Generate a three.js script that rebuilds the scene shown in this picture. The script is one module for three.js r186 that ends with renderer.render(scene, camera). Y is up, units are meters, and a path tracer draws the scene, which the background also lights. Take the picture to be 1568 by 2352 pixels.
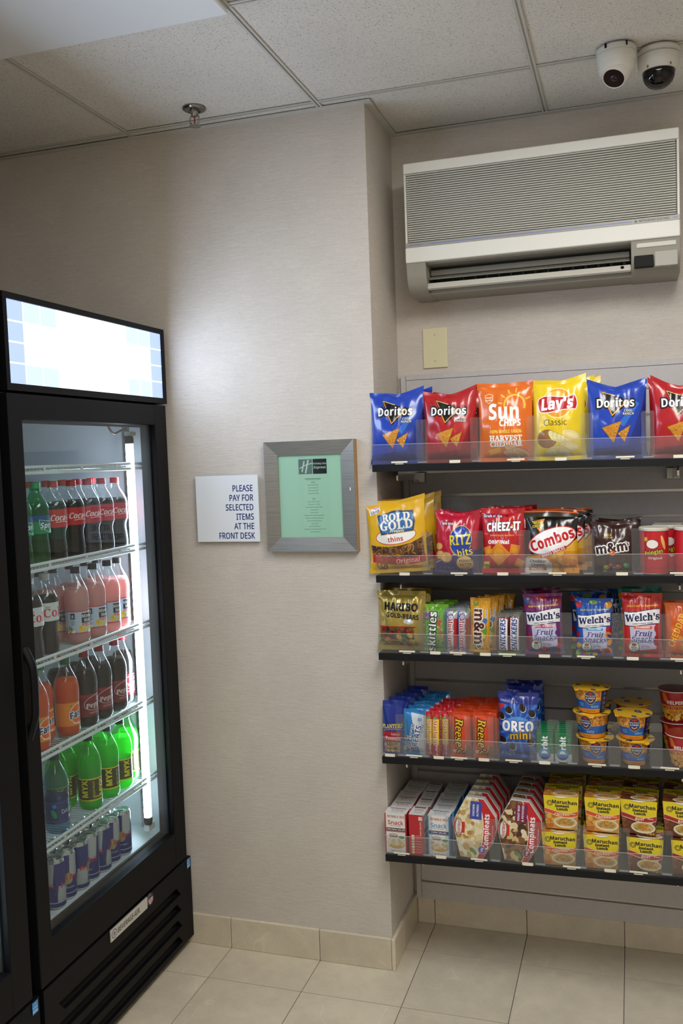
import * as THREE from 'three';
import { RoundedBoxGeometry } from 'three/addons/geometries/RoundedBoxGeometry.js';
import { mergeGeometries } from 'three/addons/utils/BufferGeometryUtils.js';
import { RectAreaLightUniformsLib } from 'three/addons/lights/RectAreaLightUniformsLib.js';

RectAreaLightUniformsLib.init();
const scene = new THREE.Scene();
scene.background = new THREE.Color(0x000000);
const camera = new THREE.PerspectiveCamera(58.81, 1568 / 2352, 0.05, 30);
camera.position.set(0.725, 1.5847, 2.6132);
camera.rotation.set(-0.0618, 0.3106, -0.036, 'YXZ');
const renderer = new THREE.WebGLRenderer();
renderer.toneMapping = THREE.LinearToneMapping;
renderer.toneMappingExposure = 1.0;
renderer.shadowMap.enabled = true;
// light levels of the real lamps: two ceiling panels, the lit header panel and the light tube of each cooler
const LIGHT = { troffer: 12, rear: 4.5, header: 10, tube: 48 };
const WARM = new THREE.Color(1, 0.985, 0.95), COOL = new THREE.Color(0.72, 0.86, 1.04), HEADER = new THREE.Color(0.66, 0.82, 1.08);

// ---------- helpers ----------
function rng(seed) { let a = seed >>> 0; return () => { a = (a + 0x6d2b79f5) | 0; let t = Math.imul(a ^ (a >>> 15), 1 | a); t = (t + Math.imul(t ^ (t >>> 7), 61 | t)) ^ t; return ((t ^ (t >>> 14)) >>> 0) / 4294967296; }; }
const used = new Map();
function numbered(n) { const k = used.get(n) ?? 0; used.set(n, k + 1); return k ? n + '_' + String(k).padStart(3, '0') : n; }
function tag(o, label, category, group) { o.userData.label = label; o.userData.category = category; if (group) o.userData.group = group; return o; }
function add(o, name, label, category, group) { o.name = numbered(name); tag(o, label, category, group); scene.add(o); return o; }
function thing(name, label, category, pos = [0, 0, 0], group) { const g = new THREE.Group(); g.position.set(...pos); return add(g, name, label, category, group); }
function part(parent, name, geo, mat, pos, rot) { const m = new THREE.Mesh(geo, mat); m.name = name; if (pos) m.position.set(...pos); if (rot) m.rotation.set(...rot); m.castShadow = m.receiveShadow = true; parent.add(m); return m; }
function struct(name) { const g = new THREE.Group(); g.name = name; g.userData.kind = 'structure'; scene.add(g); return g; }
function mat(color, roughness = 0.6, extra = {}) { return new THREE.MeshPhysicalMaterial({ color, roughness, ...extra }); }
// a box from x0..x1, y0..y1, z0..z1 with uv in metres
function bx(x0, x1, y0, y1, z0, z1, r = 0) {
  const w = x1 - x0, h = y1 - y0, d = z1 - z0;
  const g = r ? new RoundedBoxGeometry(w, h, d, 2, r) : new THREE.BoxGeometry(w, h, d);
  g.translate((x0 + x1) / 2, (y0 + y1) / 2, (z0 + z1) / 2); return metric(g);
}
function metric(g) {
  const p = g.attributes.position, n = g.attributes.normal, uv = new Float32Array(p.count * 2);
  for (let i = 0; i < p.count; i++) {
    const ax = Math.abs(n.getX(i)), ay = Math.abs(n.getY(i)), az = Math.abs(n.getZ(i));
    const [u, v] = ay >= ax && ay >= az ? [p.getX(i), p.getZ(i)] : ax >= az ? [p.getZ(i), p.getY(i)] : [p.getX(i), p.getY(i)];
    uv[i * 2] = u; uv[i * 2 + 1] = v;
  }
  g.setAttribute('uv', new THREE.BufferAttribute(uv, 2)); return g;
}
function merge(list) { return mergeGeometries(list.map((g) => { const c = g.index ? g.toNonIndexed() : g.clone(); for (const k of Object.keys(c.attributes)) if (!['position', 'normal', 'uv'].includes(k)) c.deleteAttribute(k); return c; })); }
function rod(a, b, r, seg = 8) {
  const A = new THREE.Vector3(...a), B = new THREE.Vector3(...b), d = B.clone().sub(A);
  const g = new THREE.CylinderGeometry(r, r, d.length(), seg);
  g.applyQuaternion(new THREE.Quaternion().setFromUnitVectors(new THREE.Vector3(0, 1, 0), d.clone().normalize()));
  g.translate((A.x + B.x) / 2, (A.y + B.y) / 2, (A.z + B.z) / 2); return g;
}
function lathe(pts, seg = 40) { return new THREE.LatheGeometry(pts.map(([r, y]) => new THREE.Vector2(r, y)), seg); }
function canvas(w, h) { const c = document.createElement('canvas'); c.width = Math.round(w); c.height = Math.round(h); return c; }
function tex(c, repeat) { const t = new THREE.CanvasTexture(c); t.colorSpace = THREE.SRGBColorSpace; t.magFilter = THREE.LinearFilter; if (repeat) { t.wrapS = t.wrapT = THREE.RepeatWrapping; t.repeat.set(...repeat); } return t; }
// a grey noise height map as a texture, pixel function fn(x, y) -> 0..1
function gray(w, h, fn, repeat) {
  const d = new Uint8Array(w * h * 4);
  for (let y = 0; y < h; y++) for (let x = 0; x < w; x++) { const v = Math.max(0, Math.min(255, fn(x, y) * 255)), i = (y * w + x) * 4; d[i] = d[i + 1] = d[i + 2] = v; d[i + 3] = 255; }
  const t = new THREE.DataTexture(d, w, h); t.magFilter = THREE.LinearFilter; t.wrapS = t.wrapT = THREE.RepeatWrapping; t.repeat.set(...repeat); t.needsUpdate = true; return t;
}
function rgbTex(w, h, fn, repeat) {
  const d = new Uint8Array(w * h * 4);
  for (let y = 0; y < h; y++) for (let x = 0; x < w; x++) { const c = fn(x, y), i = (y * w + x) * 4; d[i] = c[0]; d[i + 1] = c[1]; d[i + 2] = c[2]; d[i + 3] = 255; }
  const t = new THREE.DataTexture(d, w, h); t.colorSpace = THREE.SRGBColorSpace; t.magFilter = THREE.LinearFilter; t.wrapS = t.wrapT = THREE.RepeatWrapping; t.repeat.set(...repeat); t.needsUpdate = true; return t;
}
// tiling value noise on an n x m lattice
function lattice(seed, nx, ny) { const r = rng(seed), a = Float32Array.from({ length: nx * ny }, r); const s = (t) => t * t * (3 - 2 * t);
  return (u, v) => { u = ((u % 1) + 1) % 1 * nx; v = ((v % 1) + 1) % 1 * ny; const i = Math.floor(u), j = Math.floor(v), fu = s(u - i), fv = s(v - j), g = (x, y) => a[(y % ny) * nx + (x % nx)];
    return (g(i, j) * (1 - fu) + g(i + 1, j) * fu) * (1 - fv) + (g(i, j + 1) * (1 - fu) + g(i + 1, j + 1) * fu) * fv; }; }
function rectLight(parent, w, h, color, intensity, pos, look) {
  const l = new THREE.RectAreaLight(color, intensity, w, h); l.position.set(...pos); parent.add(l);
  l.lookAt(...look); return l;
}

// ---------- room constants ----------
const H = 2.606, D = 0.307;
const XL = -1.5, XR = 2.45, ZF = 3.5;

// ---------- surface materials ----------
const wallpaper = (() => {
  const n1 = lattice(3, 24, 512), n2 = lattice(4, 128, 512), n3 = lattice(5, 7, 7), n4 = lattice(6, 256, 512);
  const f = (x, y) => { const u = x / 1024, v = y / 1024; return 0.45 * n1(u, v) + 0.35 * n2(u, v) + 0.2 * n4(u, v); };
  const map = rgbTex(1024, 1024, (x, y) => { const k = 1 + (f(x, y) - 0.5) * 0.11 + (n3(x / 1024, y / 1024) - 0.5) * 0.025; return [212 * k, 204 * k, 194 * k]; }, [1.7, 1.7]);
  const bump = gray(1024, 1024, f, [1.7, 1.7]);
  return mat(0xffffff, 0.75, { map, bumpMap: bump, bumpScale: 0.0006, specularIntensity: 0.5 });
})();
const tileMats = [0, 1, 2, 3].map((k) => {
  const a = lattice(20 + k, 5, 5), b = lattice(30 + k, 17, 17), c = lattice(40 + k, 60, 60), v1 = lattice(50 + k, 4, 4), v2 = lattice(60 + k, 9, 9);
  const tone = [1, 0.975, 1.015, 0.99][k];
  const map = rgbTex(512, 512, (x, y) => {
    const u = x / 512, v = y / 512, w = v1(u, v) * 0.7 + v2(u, v) * 0.3;
    const vein = Math.max(0, 1 - Math.abs(w - 0.5) * 70) * b(u, v) * 0.07;
    const m = tone * (0.955 + 0.055 * a(u, v) + 0.04 * b(u, v) + 0.025 * c(u, v)) + vein;
    return [216 * m, 205 * m, 183 * m + 8 * vein];
  }, [1.9, 1.9]);
  return mat(0xffffff, 0.3, { map, specularIntensity: 0.7 });
});
const grout = mat(0x6d675a, 0.95);
const ceilTileMats = [0, 1, 2].map((k) => {
  const r = rng(70 + k), S = 1024, h = new Float32Array(S * S).fill(1);
  for (let i = 0; i < 9000; i++) {
    const cx = r() * S, cy = r() * S, a = r() * 6.28, L = 0.8 + r() * r() * r() * 5, wd = 0.5 + r() * 0.8, dep = 0.15 + 0.85 * r() * r();
    for (let t = -L; t <= L; t += 0.5) for (let s = -wd; s <= wd; s += 0.5) { const x = Math.floor(cx + t * Math.cos(a) - s * Math.sin(a) + S) % S, y = Math.floor(cy + t * Math.sin(a) + s * Math.cos(a) + S) % S; h[y * S + x] = Math.min(h[y * S + x], 1 - dep); }
  }
  const a = lattice(80 + k, 300, 300), b = lattice(90 + k, 5, 5);
  const map = rgbTex(S, S, (x, y) => { const m = (0.52 + 0.48 * h[y * S + x]) * (0.95 + 0.06 * a(x / S, y / S) + 0.04 * b(x / S, y / S)); return [222 * m, 219 * m, 212 * m]; }, [1.64, 1.64]);
  const bump = gray(S, S, (x, y) => h[y * S + x] * 0.7 + 0.3 * a(x / S, y / S), [1.64, 1.64]);
  return mat(0xffffff, 0.95, { map, bumpMap: bump, bumpScale: 0.0008, specularIntensity: 0.2 });
});
const gridPaint = mat(0xc9c8c1, 0.45);
const white = mat(0xe8e6e0, 0.5), blackPlastic = mat(0x08080a, 0.6, { specularIntensity: 0.4 }), blackGloss = mat(0x08080a, 0.12), chrome = mat(0xd8d8d8, 0.18, { metalness: 1 }), steel = mat(0xa9a7a2, 0.35, { metalness: 1 });
const milky = new THREE.MeshPhysicalMaterial({ color: 0xf6f7f8, roughness: 0.08, transmission: 0.972, thickness: 0, ior: 1.49, specularIntensity: 0.8 });
const plasticEdge = new THREE.MeshPhysicalMaterial({ color: 0xdfe2e4, roughness: 0.2, transmission: 0.35, thickness: 0, clearcoat: 0.5 });
const clear = new THREE.MeshPhysicalMaterial({ color: 0xf4f6f6, roughness: 0.04, transmission: 1, thickness: 0, ior: 1.49, specularIntensity: 0.6 });

// ---------- the room ----------
{
  const w1 = struct('wall_back'); part(w1, 'wall_surface', bx(-0.1, XR + 0.1, 0, H + 0.1, -D - 0.12, -D), wallpaper);
  const w2 = struct('wall_back_left'); part(w2, 'wall_surface', bx(XL - 0.12, 0, 0, H + 0.1, -D, 0), wallpaper);
  const w3 = struct('wall_left'); part(w3, 'wall_surface', bx(XL - 0.12, XL, 0, H + 0.1, 0, ZF), wallpaper);
  const w4 = struct('wall_right'); part(w4, 'wall_surface', bx(XR, XR + 0.12, 0, H + 0.1, -D, ZF), wallpaper);
  const w5 = struct('wall_front'); part(w5, 'wall_surface', bx(XL - 0.12, XR + 0.12, 0, H + 0.1, ZF, ZF + 0.12), wallpaper);

  const floor = struct('floor'); part(floor, 'grout_bed', bx(XL - 0.12, XR + 0.12, -0.12, -0.0022, -D - 0.12, ZF + 0.12), grout);
  const T = 0.3048, g = 0.0012, x0 = 0.0705, z0 = -0.122;
  let k = 0;
  for (let i = -6; i < 9; i++) for (let j = -1; j < 12; j++) {
    const a = Math.max(x0 + i * T, XL), b = Math.min(x0 + (i + 1) * T, XR), c = Math.max(z0 + j * T, -D), d = Math.min(z0 + (j + 1) * T, ZF);
    if (b - a < 0.02 || d - c < 0.02) continue;
    const q = (p0, p1, q0, q1) => bx(p0, p1, -0.01, 0, q0, q1);
    let geo;
    if (b <= 0.001) { if (d <= 0.01) continue; geo = q(a + g, b - g, Math.max(c + g, 0), d - g); }
    else if (a >= 0 || c >= 0) geo = q(a + g, b - g, c + g, d - g);
    else if (d <= 0) geo = q(0, b - g, c + g, d - g);
    else geo = merge([q(0, b - g, c + g, d - g), q(a + g, 0, 0, d - g)]);
    const uv = geo.attributes.uv; for (let m = 0; m < uv.count; m++) uv.setXY(m, uv.getX(m) + k * 0.37, uv.getY(m) + k * 0.21);
    part(floor, 'floor_tile', geo, tileMats[(k * 7 + i * 3 + j) % 4 < 0 ? 0 : (k * 7 + ((i + 9) * 3) + j + 4) % 4]); k++;
  }
  // tile skirting: each tile is a piece of its own
  const sk = (name, list) => { const s = struct(name); list.forEach((b, n) => { const geo = bx(...b, 0.0025); const uv = geo.attributes.uv; for (let m = 0; m < uv.count; m++) uv.setXY(m, uv.getX(m) + n * 0.31, uv.getY(m) + n * 0.17); part(s, 'skirting_tile', geo, tileMats[(n * 5 + 1) % 4]); }); return s; };
  const bh = 0.1, bt = 0.012, gg = 0.0008;
  const A = []; for (const [a, b] of [[-1.5, -1.149], [-1.149, -0.844], [-0.844, -0.539], [-0.539, -0.2343], [-0.2343, 0.0]]) A.push([a + gg, b - gg, 0, bh, 0, bt]);
  sk('baseboard_back_left', A);
  sk('baseboard_side', [[0, bt, 0, bh, -0.295, -0.1], [0, bt, 0, bh, -0.0985, bt]]);
  const B = []; for (let n = -1; n < 8; n++) B.push([Math.max(bt, x0 + n * T + gg), Math.min(XR, x0 + (n + 1) * T - gg), 0, bh, -D, -D + bt]);
  sk('baseboard_back', B);
  const Rr = []; for (let n = 0; n < 12; n++) Rr.push([XR - bt, XR, 0, bh, -D + bt + n * T + gg, Math.min(ZF, -D + bt + (n + 1) * T - gg)]);
  sk('baseboard_right', Rr);

  // suspended ceiling
  const ceil = struct('ceiling'); part(ceil, 'ceiling_void', bx(XL - 0.12, XR + 0.12, H + 0.1, H + 0.2, -D - 0.12, ZF + 0.12), mat(0x777570, 0.9));
  const gx = [XL, -1.372, -0.753, -0.13, 0.489, 1.1, 1.712, 2.324, XR], gz = [-D, 0.055, 0.665, 1.275, 1.885, 2.275, 2.885, ZF];
  let n = 0;
  const skip = (i, j) => (i === 4 && (j === 2 || j === 3)) || (i === 4 && j >= 5) || (j === 2 && (i === 1 || i === 2));
  for (let i = 0; i < gx.length - 1; i++) for (let j = 0; j < gz.length - 1; j++) {
    if (skip(i, j - 0) && j >= 2) continue;
    const drop = [0.0, 0.0012, 0.0006, 0.0018][(i * 3 + j * 5) % 4], q = (a, b, c, d) => bx(a, b, H + 0.003 + drop, H + 0.018 + drop, c, d);
    let geo; const a = gx[i] + 0.004, b = gx[i + 1] - 0.004, c = gz[j] + 0.004, d = gz[j + 1] - 0.004;
    if (j === 0 && b < 0.01) geo = q(a, b, 0, d);
    else if (j === 0 && a < 0) geo = merge([q(0, b, c, d), q(a, 0, 0, d)]);
    else geo = q(a, b, c, d);
    const uv = geo.attributes.uv; for (let m = 0; m < uv.count; m++) uv.setXY(m, uv.getX(m) + n * 0.237, uv.getY(m) + n * 0.411);
    part(ceil, 'ceiling_tile', geo, ceilTileMats[n % 3]); n++;
  }
  // grid tees: a flange and a narrow raised centre line
  const tee = (alongX, at, from, to) => { const m = (y0, y1, a, b) => alongX ? bx(from, to, y0, y1, at + a, at + b) : bx(at + a, at + b, y0, y1, from, to);
    part(ceil, 'grid_bar', merge([m(H, H + 0.0025, -0.0085, -0.0022), m(H, H + 0.0025, 0.0022, 0.0085), m(H + 0.004, H + 0.03, -0.003, 0.003)]), gridPaint); };
  for (const x of gx.slice(1, -1)) { tee(false, x, x < 0 ? 0 : -D, ZF); }
  for (let j = 1; j < gz.length - 1; j++) for (let i = 0; i < gx.length - 1; i++) if (!(skip(i, j) && skip(i, j - 1))) tee(true, gz[j], gx[i] + 0.009, gx[i + 1] - 0.009);
  // wall angle around the room
  const ang = (name, x0, x1, z0, z1) => { const s = struct(name); part(s, 'wall_angle', bx(x0, x1, H - 0.0015, H + 0.001, z0, z1), gridPaint); };
  ang('trim_1', XL, 0.022, 0, 0.022); ang('trim_2', 0, 0.022, -D + 0.022, 0); ang('trim_3', 0, XR, -D, -D + 0.022);
  ang('trim_4', XL, XL + 0.022, 0.022, ZF); ang('trim_5', XR - 0.022, XR, -D + 0.022, ZF); ang('trim_6', XL + 0.022, XR - 0.022, ZF - 0.022, ZF);
}

// ---------- ceiling lights ----------
{
  const lens = new THREE.MeshPhysicalMaterial({ color: 0xf2f2ee, roughness: 0.35, emissive: WARM, emissiveIntensity: 2.2 });
  const fr = merge([bx(-0.306, 0.306, -0.008, 0.06, -0.61, -0.585), bx(-0.306, 0.306, -0.008, 0.06, 0.585, 0.61), bx(-0.306, -0.281, -0.008, 0.06, -0.585, 0.585), bx(0.281, 0.306, -0.008, 0.06, -0.585, 0.585)]);
  for (const [label, x, z, level] of [['lit fluorescent ceiling panel over the aisle in front of the shelves', 0.7945, 1.275, LIGHT.troffer], ['lit fluorescent ceiling panel at the back of the room', 0.7945, 2.885, LIGHT.rear]]) {
    const t = thing('ceiling_light', label, 'light', [x, H, z]);
    part(t, 'frame', fr, white); part(t, 'lens', bx(-0.28, 0.28, 0.0, 0.008, -0.584, 0.584), lens);
    rectLight(t, 0.56, 1.16, WARM, level, [0, -0.004, 0], [x, -5, z]);
  }
  // the unlit panel near the coolers: glossy white acrylic in a drop frame
  const u = thing('ceiling_light', 'unlit glossy white ceiling light panel above the coolers', 'light', [-0.751, H, 0.97]);
  part(u, 'frame', merge([bx(-0.62, 0.62, -0.004, 0.06, -0.312, -0.288), bx(-0.62, 0.62, -0.004, 0.06, 0.288, 0.312), bx(-0.62, -0.595, -0.004, 0.06, -0.288, 0.288), bx(0.595, 0.62, -0.004, 0.06, -0.288, 0.288)]), white);
  part(u, 'lens', bx(-0.622, 0.622, -0.016, -0.0045, -0.314, 0.314, 0.004), mat(0xf0f5fa, 0.3, { clearcoat: 0.8, clearcoatRoughness: 0.2 }));
}

// ---------- sprinkler ----------
{
  const s = thing('fire_sprinkler', 'chrome pendant fire sprinkler in the ceiling above the left wall', 'sprinkler', [-0.472, H + 0.003, 0.148]);
  part(s, 'escutcheon', lathe([[0.034, 0], [0.0335, -0.004], [0.028, -0.007], [0.019, -0.009], [0.0185, -0.004], [0.012, -0.004], [0.0, -0.004]]), mat(0x8f8b84, 0.2, { metalness: 1 }));
  part(s, 'body', lathe([[0.012, -0.004], [0.012, -0.016], [0.009, -0.018], [0.009, -0.024], [0, -0.024]]), steel);
  const arm = (sx) => new THREE.TubeGeometry(new THREE.CatmullRomCurve3([[0.009, -0.02], [0.0135, -0.026], [0.014, -0.038], [0.009, -0.047], [0.002, -0.05]].map(([x, y]) => new THREE.Vector3(sx * x, y, 0))), 16, 0.0024, 8);
  part(s, 'frame_arm', arm(1), steel); part(s, 'frame_arm', arm(-1), steel);
  part(s, 'glass_bulb', rod([0, -0.024, 0], [0, -0.046, 0], 0.0022), mat(0xb03020, 0.1));
  const teeth = [lathe([[0, -0.05], [0.013, -0.05], [0.013, -0.052], [0, -0.0525]], 24)];
  for (let k = 0; k < 12; k++) { const b = new THREE.BoxGeometry(0.004, 0.0015, 0.006); b.translate(0, -0.0515, 0.0145); b.rotateY(k * Math.PI / 6); teeth.push(b); }
  part(s, 'deflector', merge(teeth), steel);
}

// ---------- security cameras ----------
{
  const shell = mat(0xd9d7cf, 0.42);
  const a = thing('security_camera', 'white turret security camera with a small tilted eye', 'camera', [0.703, H, 0.088]);
  part(a, 'mount_ring', lathe([[0, 0], [0.049, 0], [0.05, -0.004], [0.05, -0.014], [0.0485, -0.0155], [0, -0.0155]]), shell);
  part(a, 'housing', lathe([[0.0485, -0.0155], [0.05, -0.018], [0.049, -0.034], [0.0475, -0.036], [0.047, -0.0375], [0.046, -0.052], [0.043, -0.062], [0.038, -0.068], [0.0, -0.068]]), shell);
  const e = new THREE.Group(); e.name = 'eyeball'; e.position.set(0, -0.058, 0.006); e.rotation.set(-0.62, -0.45, 0, 'YXZ'); a.add(e);
  part(e, 'ball', lathe([[0.0, 0.038], [0.02, 0.032], [0.033, 0.02], [0.0385, 0.002], [0.0365, -0.014], [0.029, -0.029], [0.0275, -0.0295], [0.0265, -0.027], [0.0, -0.026]]), shell);
  part(e, 'lens_window', lathe([[0.0, -0.0276], [0.0225, -0.0279], [0.0262, -0.0283]]), mat(0x0c0a10, 0.25));
  part(e, 'lens', lathe([[0.0, -0.0315], [0.006, -0.0308], [0.0095, -0.0278]], 24), mat(0x1a1422, 0.15));
  part(a, 'notch', bx(-0.028, -0.023, -0.011, 0, 0.0425, 0.046), blackPlastic); part(a, 'notch', bx(0.024, 0.028, -0.011, 0, 0.0405, 0.0445), blackPlastic);
  const b = thing('security_camera', 'white dome security camera with a dark smoked dome', 'camera', [0.807, H, 0.038]);
  part(b, 'mount_ring', lathe([[0, 0], [0.051, 0], [0.053, -0.004], [0.053, -0.017], [0, -0.017]]), shell);
  part(b, 'housing', lathe([[0.0515, -0.0178], [0.053, -0.019], [0.0528, -0.035], [0.05, -0.046], [0.0445, -0.0545], [0.041, -0.056], [0.04, -0.0545], [0, -0.05]]), shell);
  const dome = part(b, 'smoked_dome', lathe([[0.0405, -0.053], [0.0405, -0.06], [0.039, -0.071], [0.034, -0.082], [0.026, -0.0905], [0.015, -0.0958], [0, -0.0975]]), new THREE.MeshPhysicalMaterial({ color: 0x3b3a40, roughness: 0.03, transmission: 1, thickness: 0, ior: 1.5 }));
  const core = part(b, 'camera_core', lathe([[0, -0.05], [0.03, -0.052], [0.032, -0.064], [0.026, -0.078], [0.016, -0.084], [0, -0.086]], 24), mat(0x0d0d10, 0.35));
  const leds = []; for (let k = 0; k < 14; k++) { const s = new THREE.SphereGeometry(0.0016, 8, 6); const q = k / 14 * 6.28; s.translate(Math.cos(q) * 0.021, -0.0815 - 0.001 * Math.sin(q * 3), Math.sin(q) * 0.021); leds.push(s); }
  const led = part(core, 'infrared_diodes', merge(leds), mat(0xe6e6ea, 0.1, { clearcoat: 1 })); led.userData.kind = 'stuff';
  for (const q of [-0.62, 0.62, 2.6]) part(b, 'screw', rod([Math.sin(q) * 0.0465, -0.0485, Math.cos(q) * 0.0465], [Math.sin(q) * 0.049, -0.054, Math.cos(q) * 0.049], 0.0022), mat(0x8d8b85, 0.4, { metalness: 0.7 }));
}
// ---------- lettering and print helpers (drawing units are millimetres) ----------
const PX = 2.3;
function face(w, h, draw, px = PX) { const c = canvas(w * px, h * px), x = c.getContext('2d'); x.scale(px, px); x.lineJoin = 'round'; draw(x, w, h); return tex(c); }
function txt(c, s, x, y, size, fill, o = {}) {
  c.save(); c.translate(x, y); if (o.rot) c.rotate(o.rot); c.transform(o.sx ?? 1, o.sky ?? 0, o.skew ?? 0, 1, 0, 0);
  c.font = (o.w ?? 'bold ') + size + 'px ' + (o.font ?? 'sans-serif'); c.textAlign = o.align ?? 'center'; c.textBaseline = 'middle';
  if (o.stroke) { c.strokeStyle = o.stroke; c.lineWidth = o.sw ?? size * 0.16; c.strokeText(s, 0, 0); }
  if (o.fat) { c.strokeStyle = fill; c.lineWidth = o.fat; c.strokeText(s, 0, 0); }
  c.fillStyle = fill; c.fillText(s, 0, 0); c.restore();
}
function poly(c, pts, fill, stroke, sw) { c.beginPath(); pts.forEach(([x, y], i) => (i ? c.lineTo(x, y) : c.moveTo(x, y))); c.closePath(); if (fill) { c.fillStyle = fill; c.fill(); } if (stroke) { c.strokeStyle = stroke; c.lineWidth = sw; c.stroke(); } }
function ell(c, x, y, rx, ry, fill, stroke, sw, rot = 0) { c.beginPath(); c.ellipse(x, y, rx, ry, rot, 0, 6.284); if (fill) { c.fillStyle = fill; c.fill(); } if (stroke) { c.strokeStyle = stroke; c.lineWidth = sw; c.stroke(); } }
function rect(c, x, y, w, h, fill) { c.fillStyle = fill; c.fillRect(x, y, w, h); }
function line(c, pts, col, w) { c.beginPath(); pts.forEach(([x, y], i) => (i ? c.lineTo(x, y) : c.moveTo(x, y))); c.strokeStyle = col; c.lineWidth = w; c.lineCap = 'round'; c.stroke(); }
function bits(c, x, y, w, h, n, cols, r0, r1, seed, edge) { const r = rng(seed); for (let i = 0; i < n; i++) { const a = r0 + (r1 - r0) * r(); ell(c, x + r() * w, y + r() * h, a, a * (0.6 + 0.4 * r()), cols[Math.floor(r() * cols.length)], edge, edge ? 0.5 : 0, r() * 3); } }
function wave(c, y0, amp, w, h, fill) { c.beginPath(); c.moveTo(0, y0); c.bezierCurveTo(w * 0.3, y0 + amp, w * 0.65, y0 + amp * 1.2, w, y0 - amp * 0.4); c.lineTo(w, h); c.lineTo(0, h); c.closePath(); c.fillStyle = fill; c.fill(); }
function clipped(c, path, draw) { c.save(); c.beginPath(); path(c); c.clip(); draw(); c.restore(); }

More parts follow.
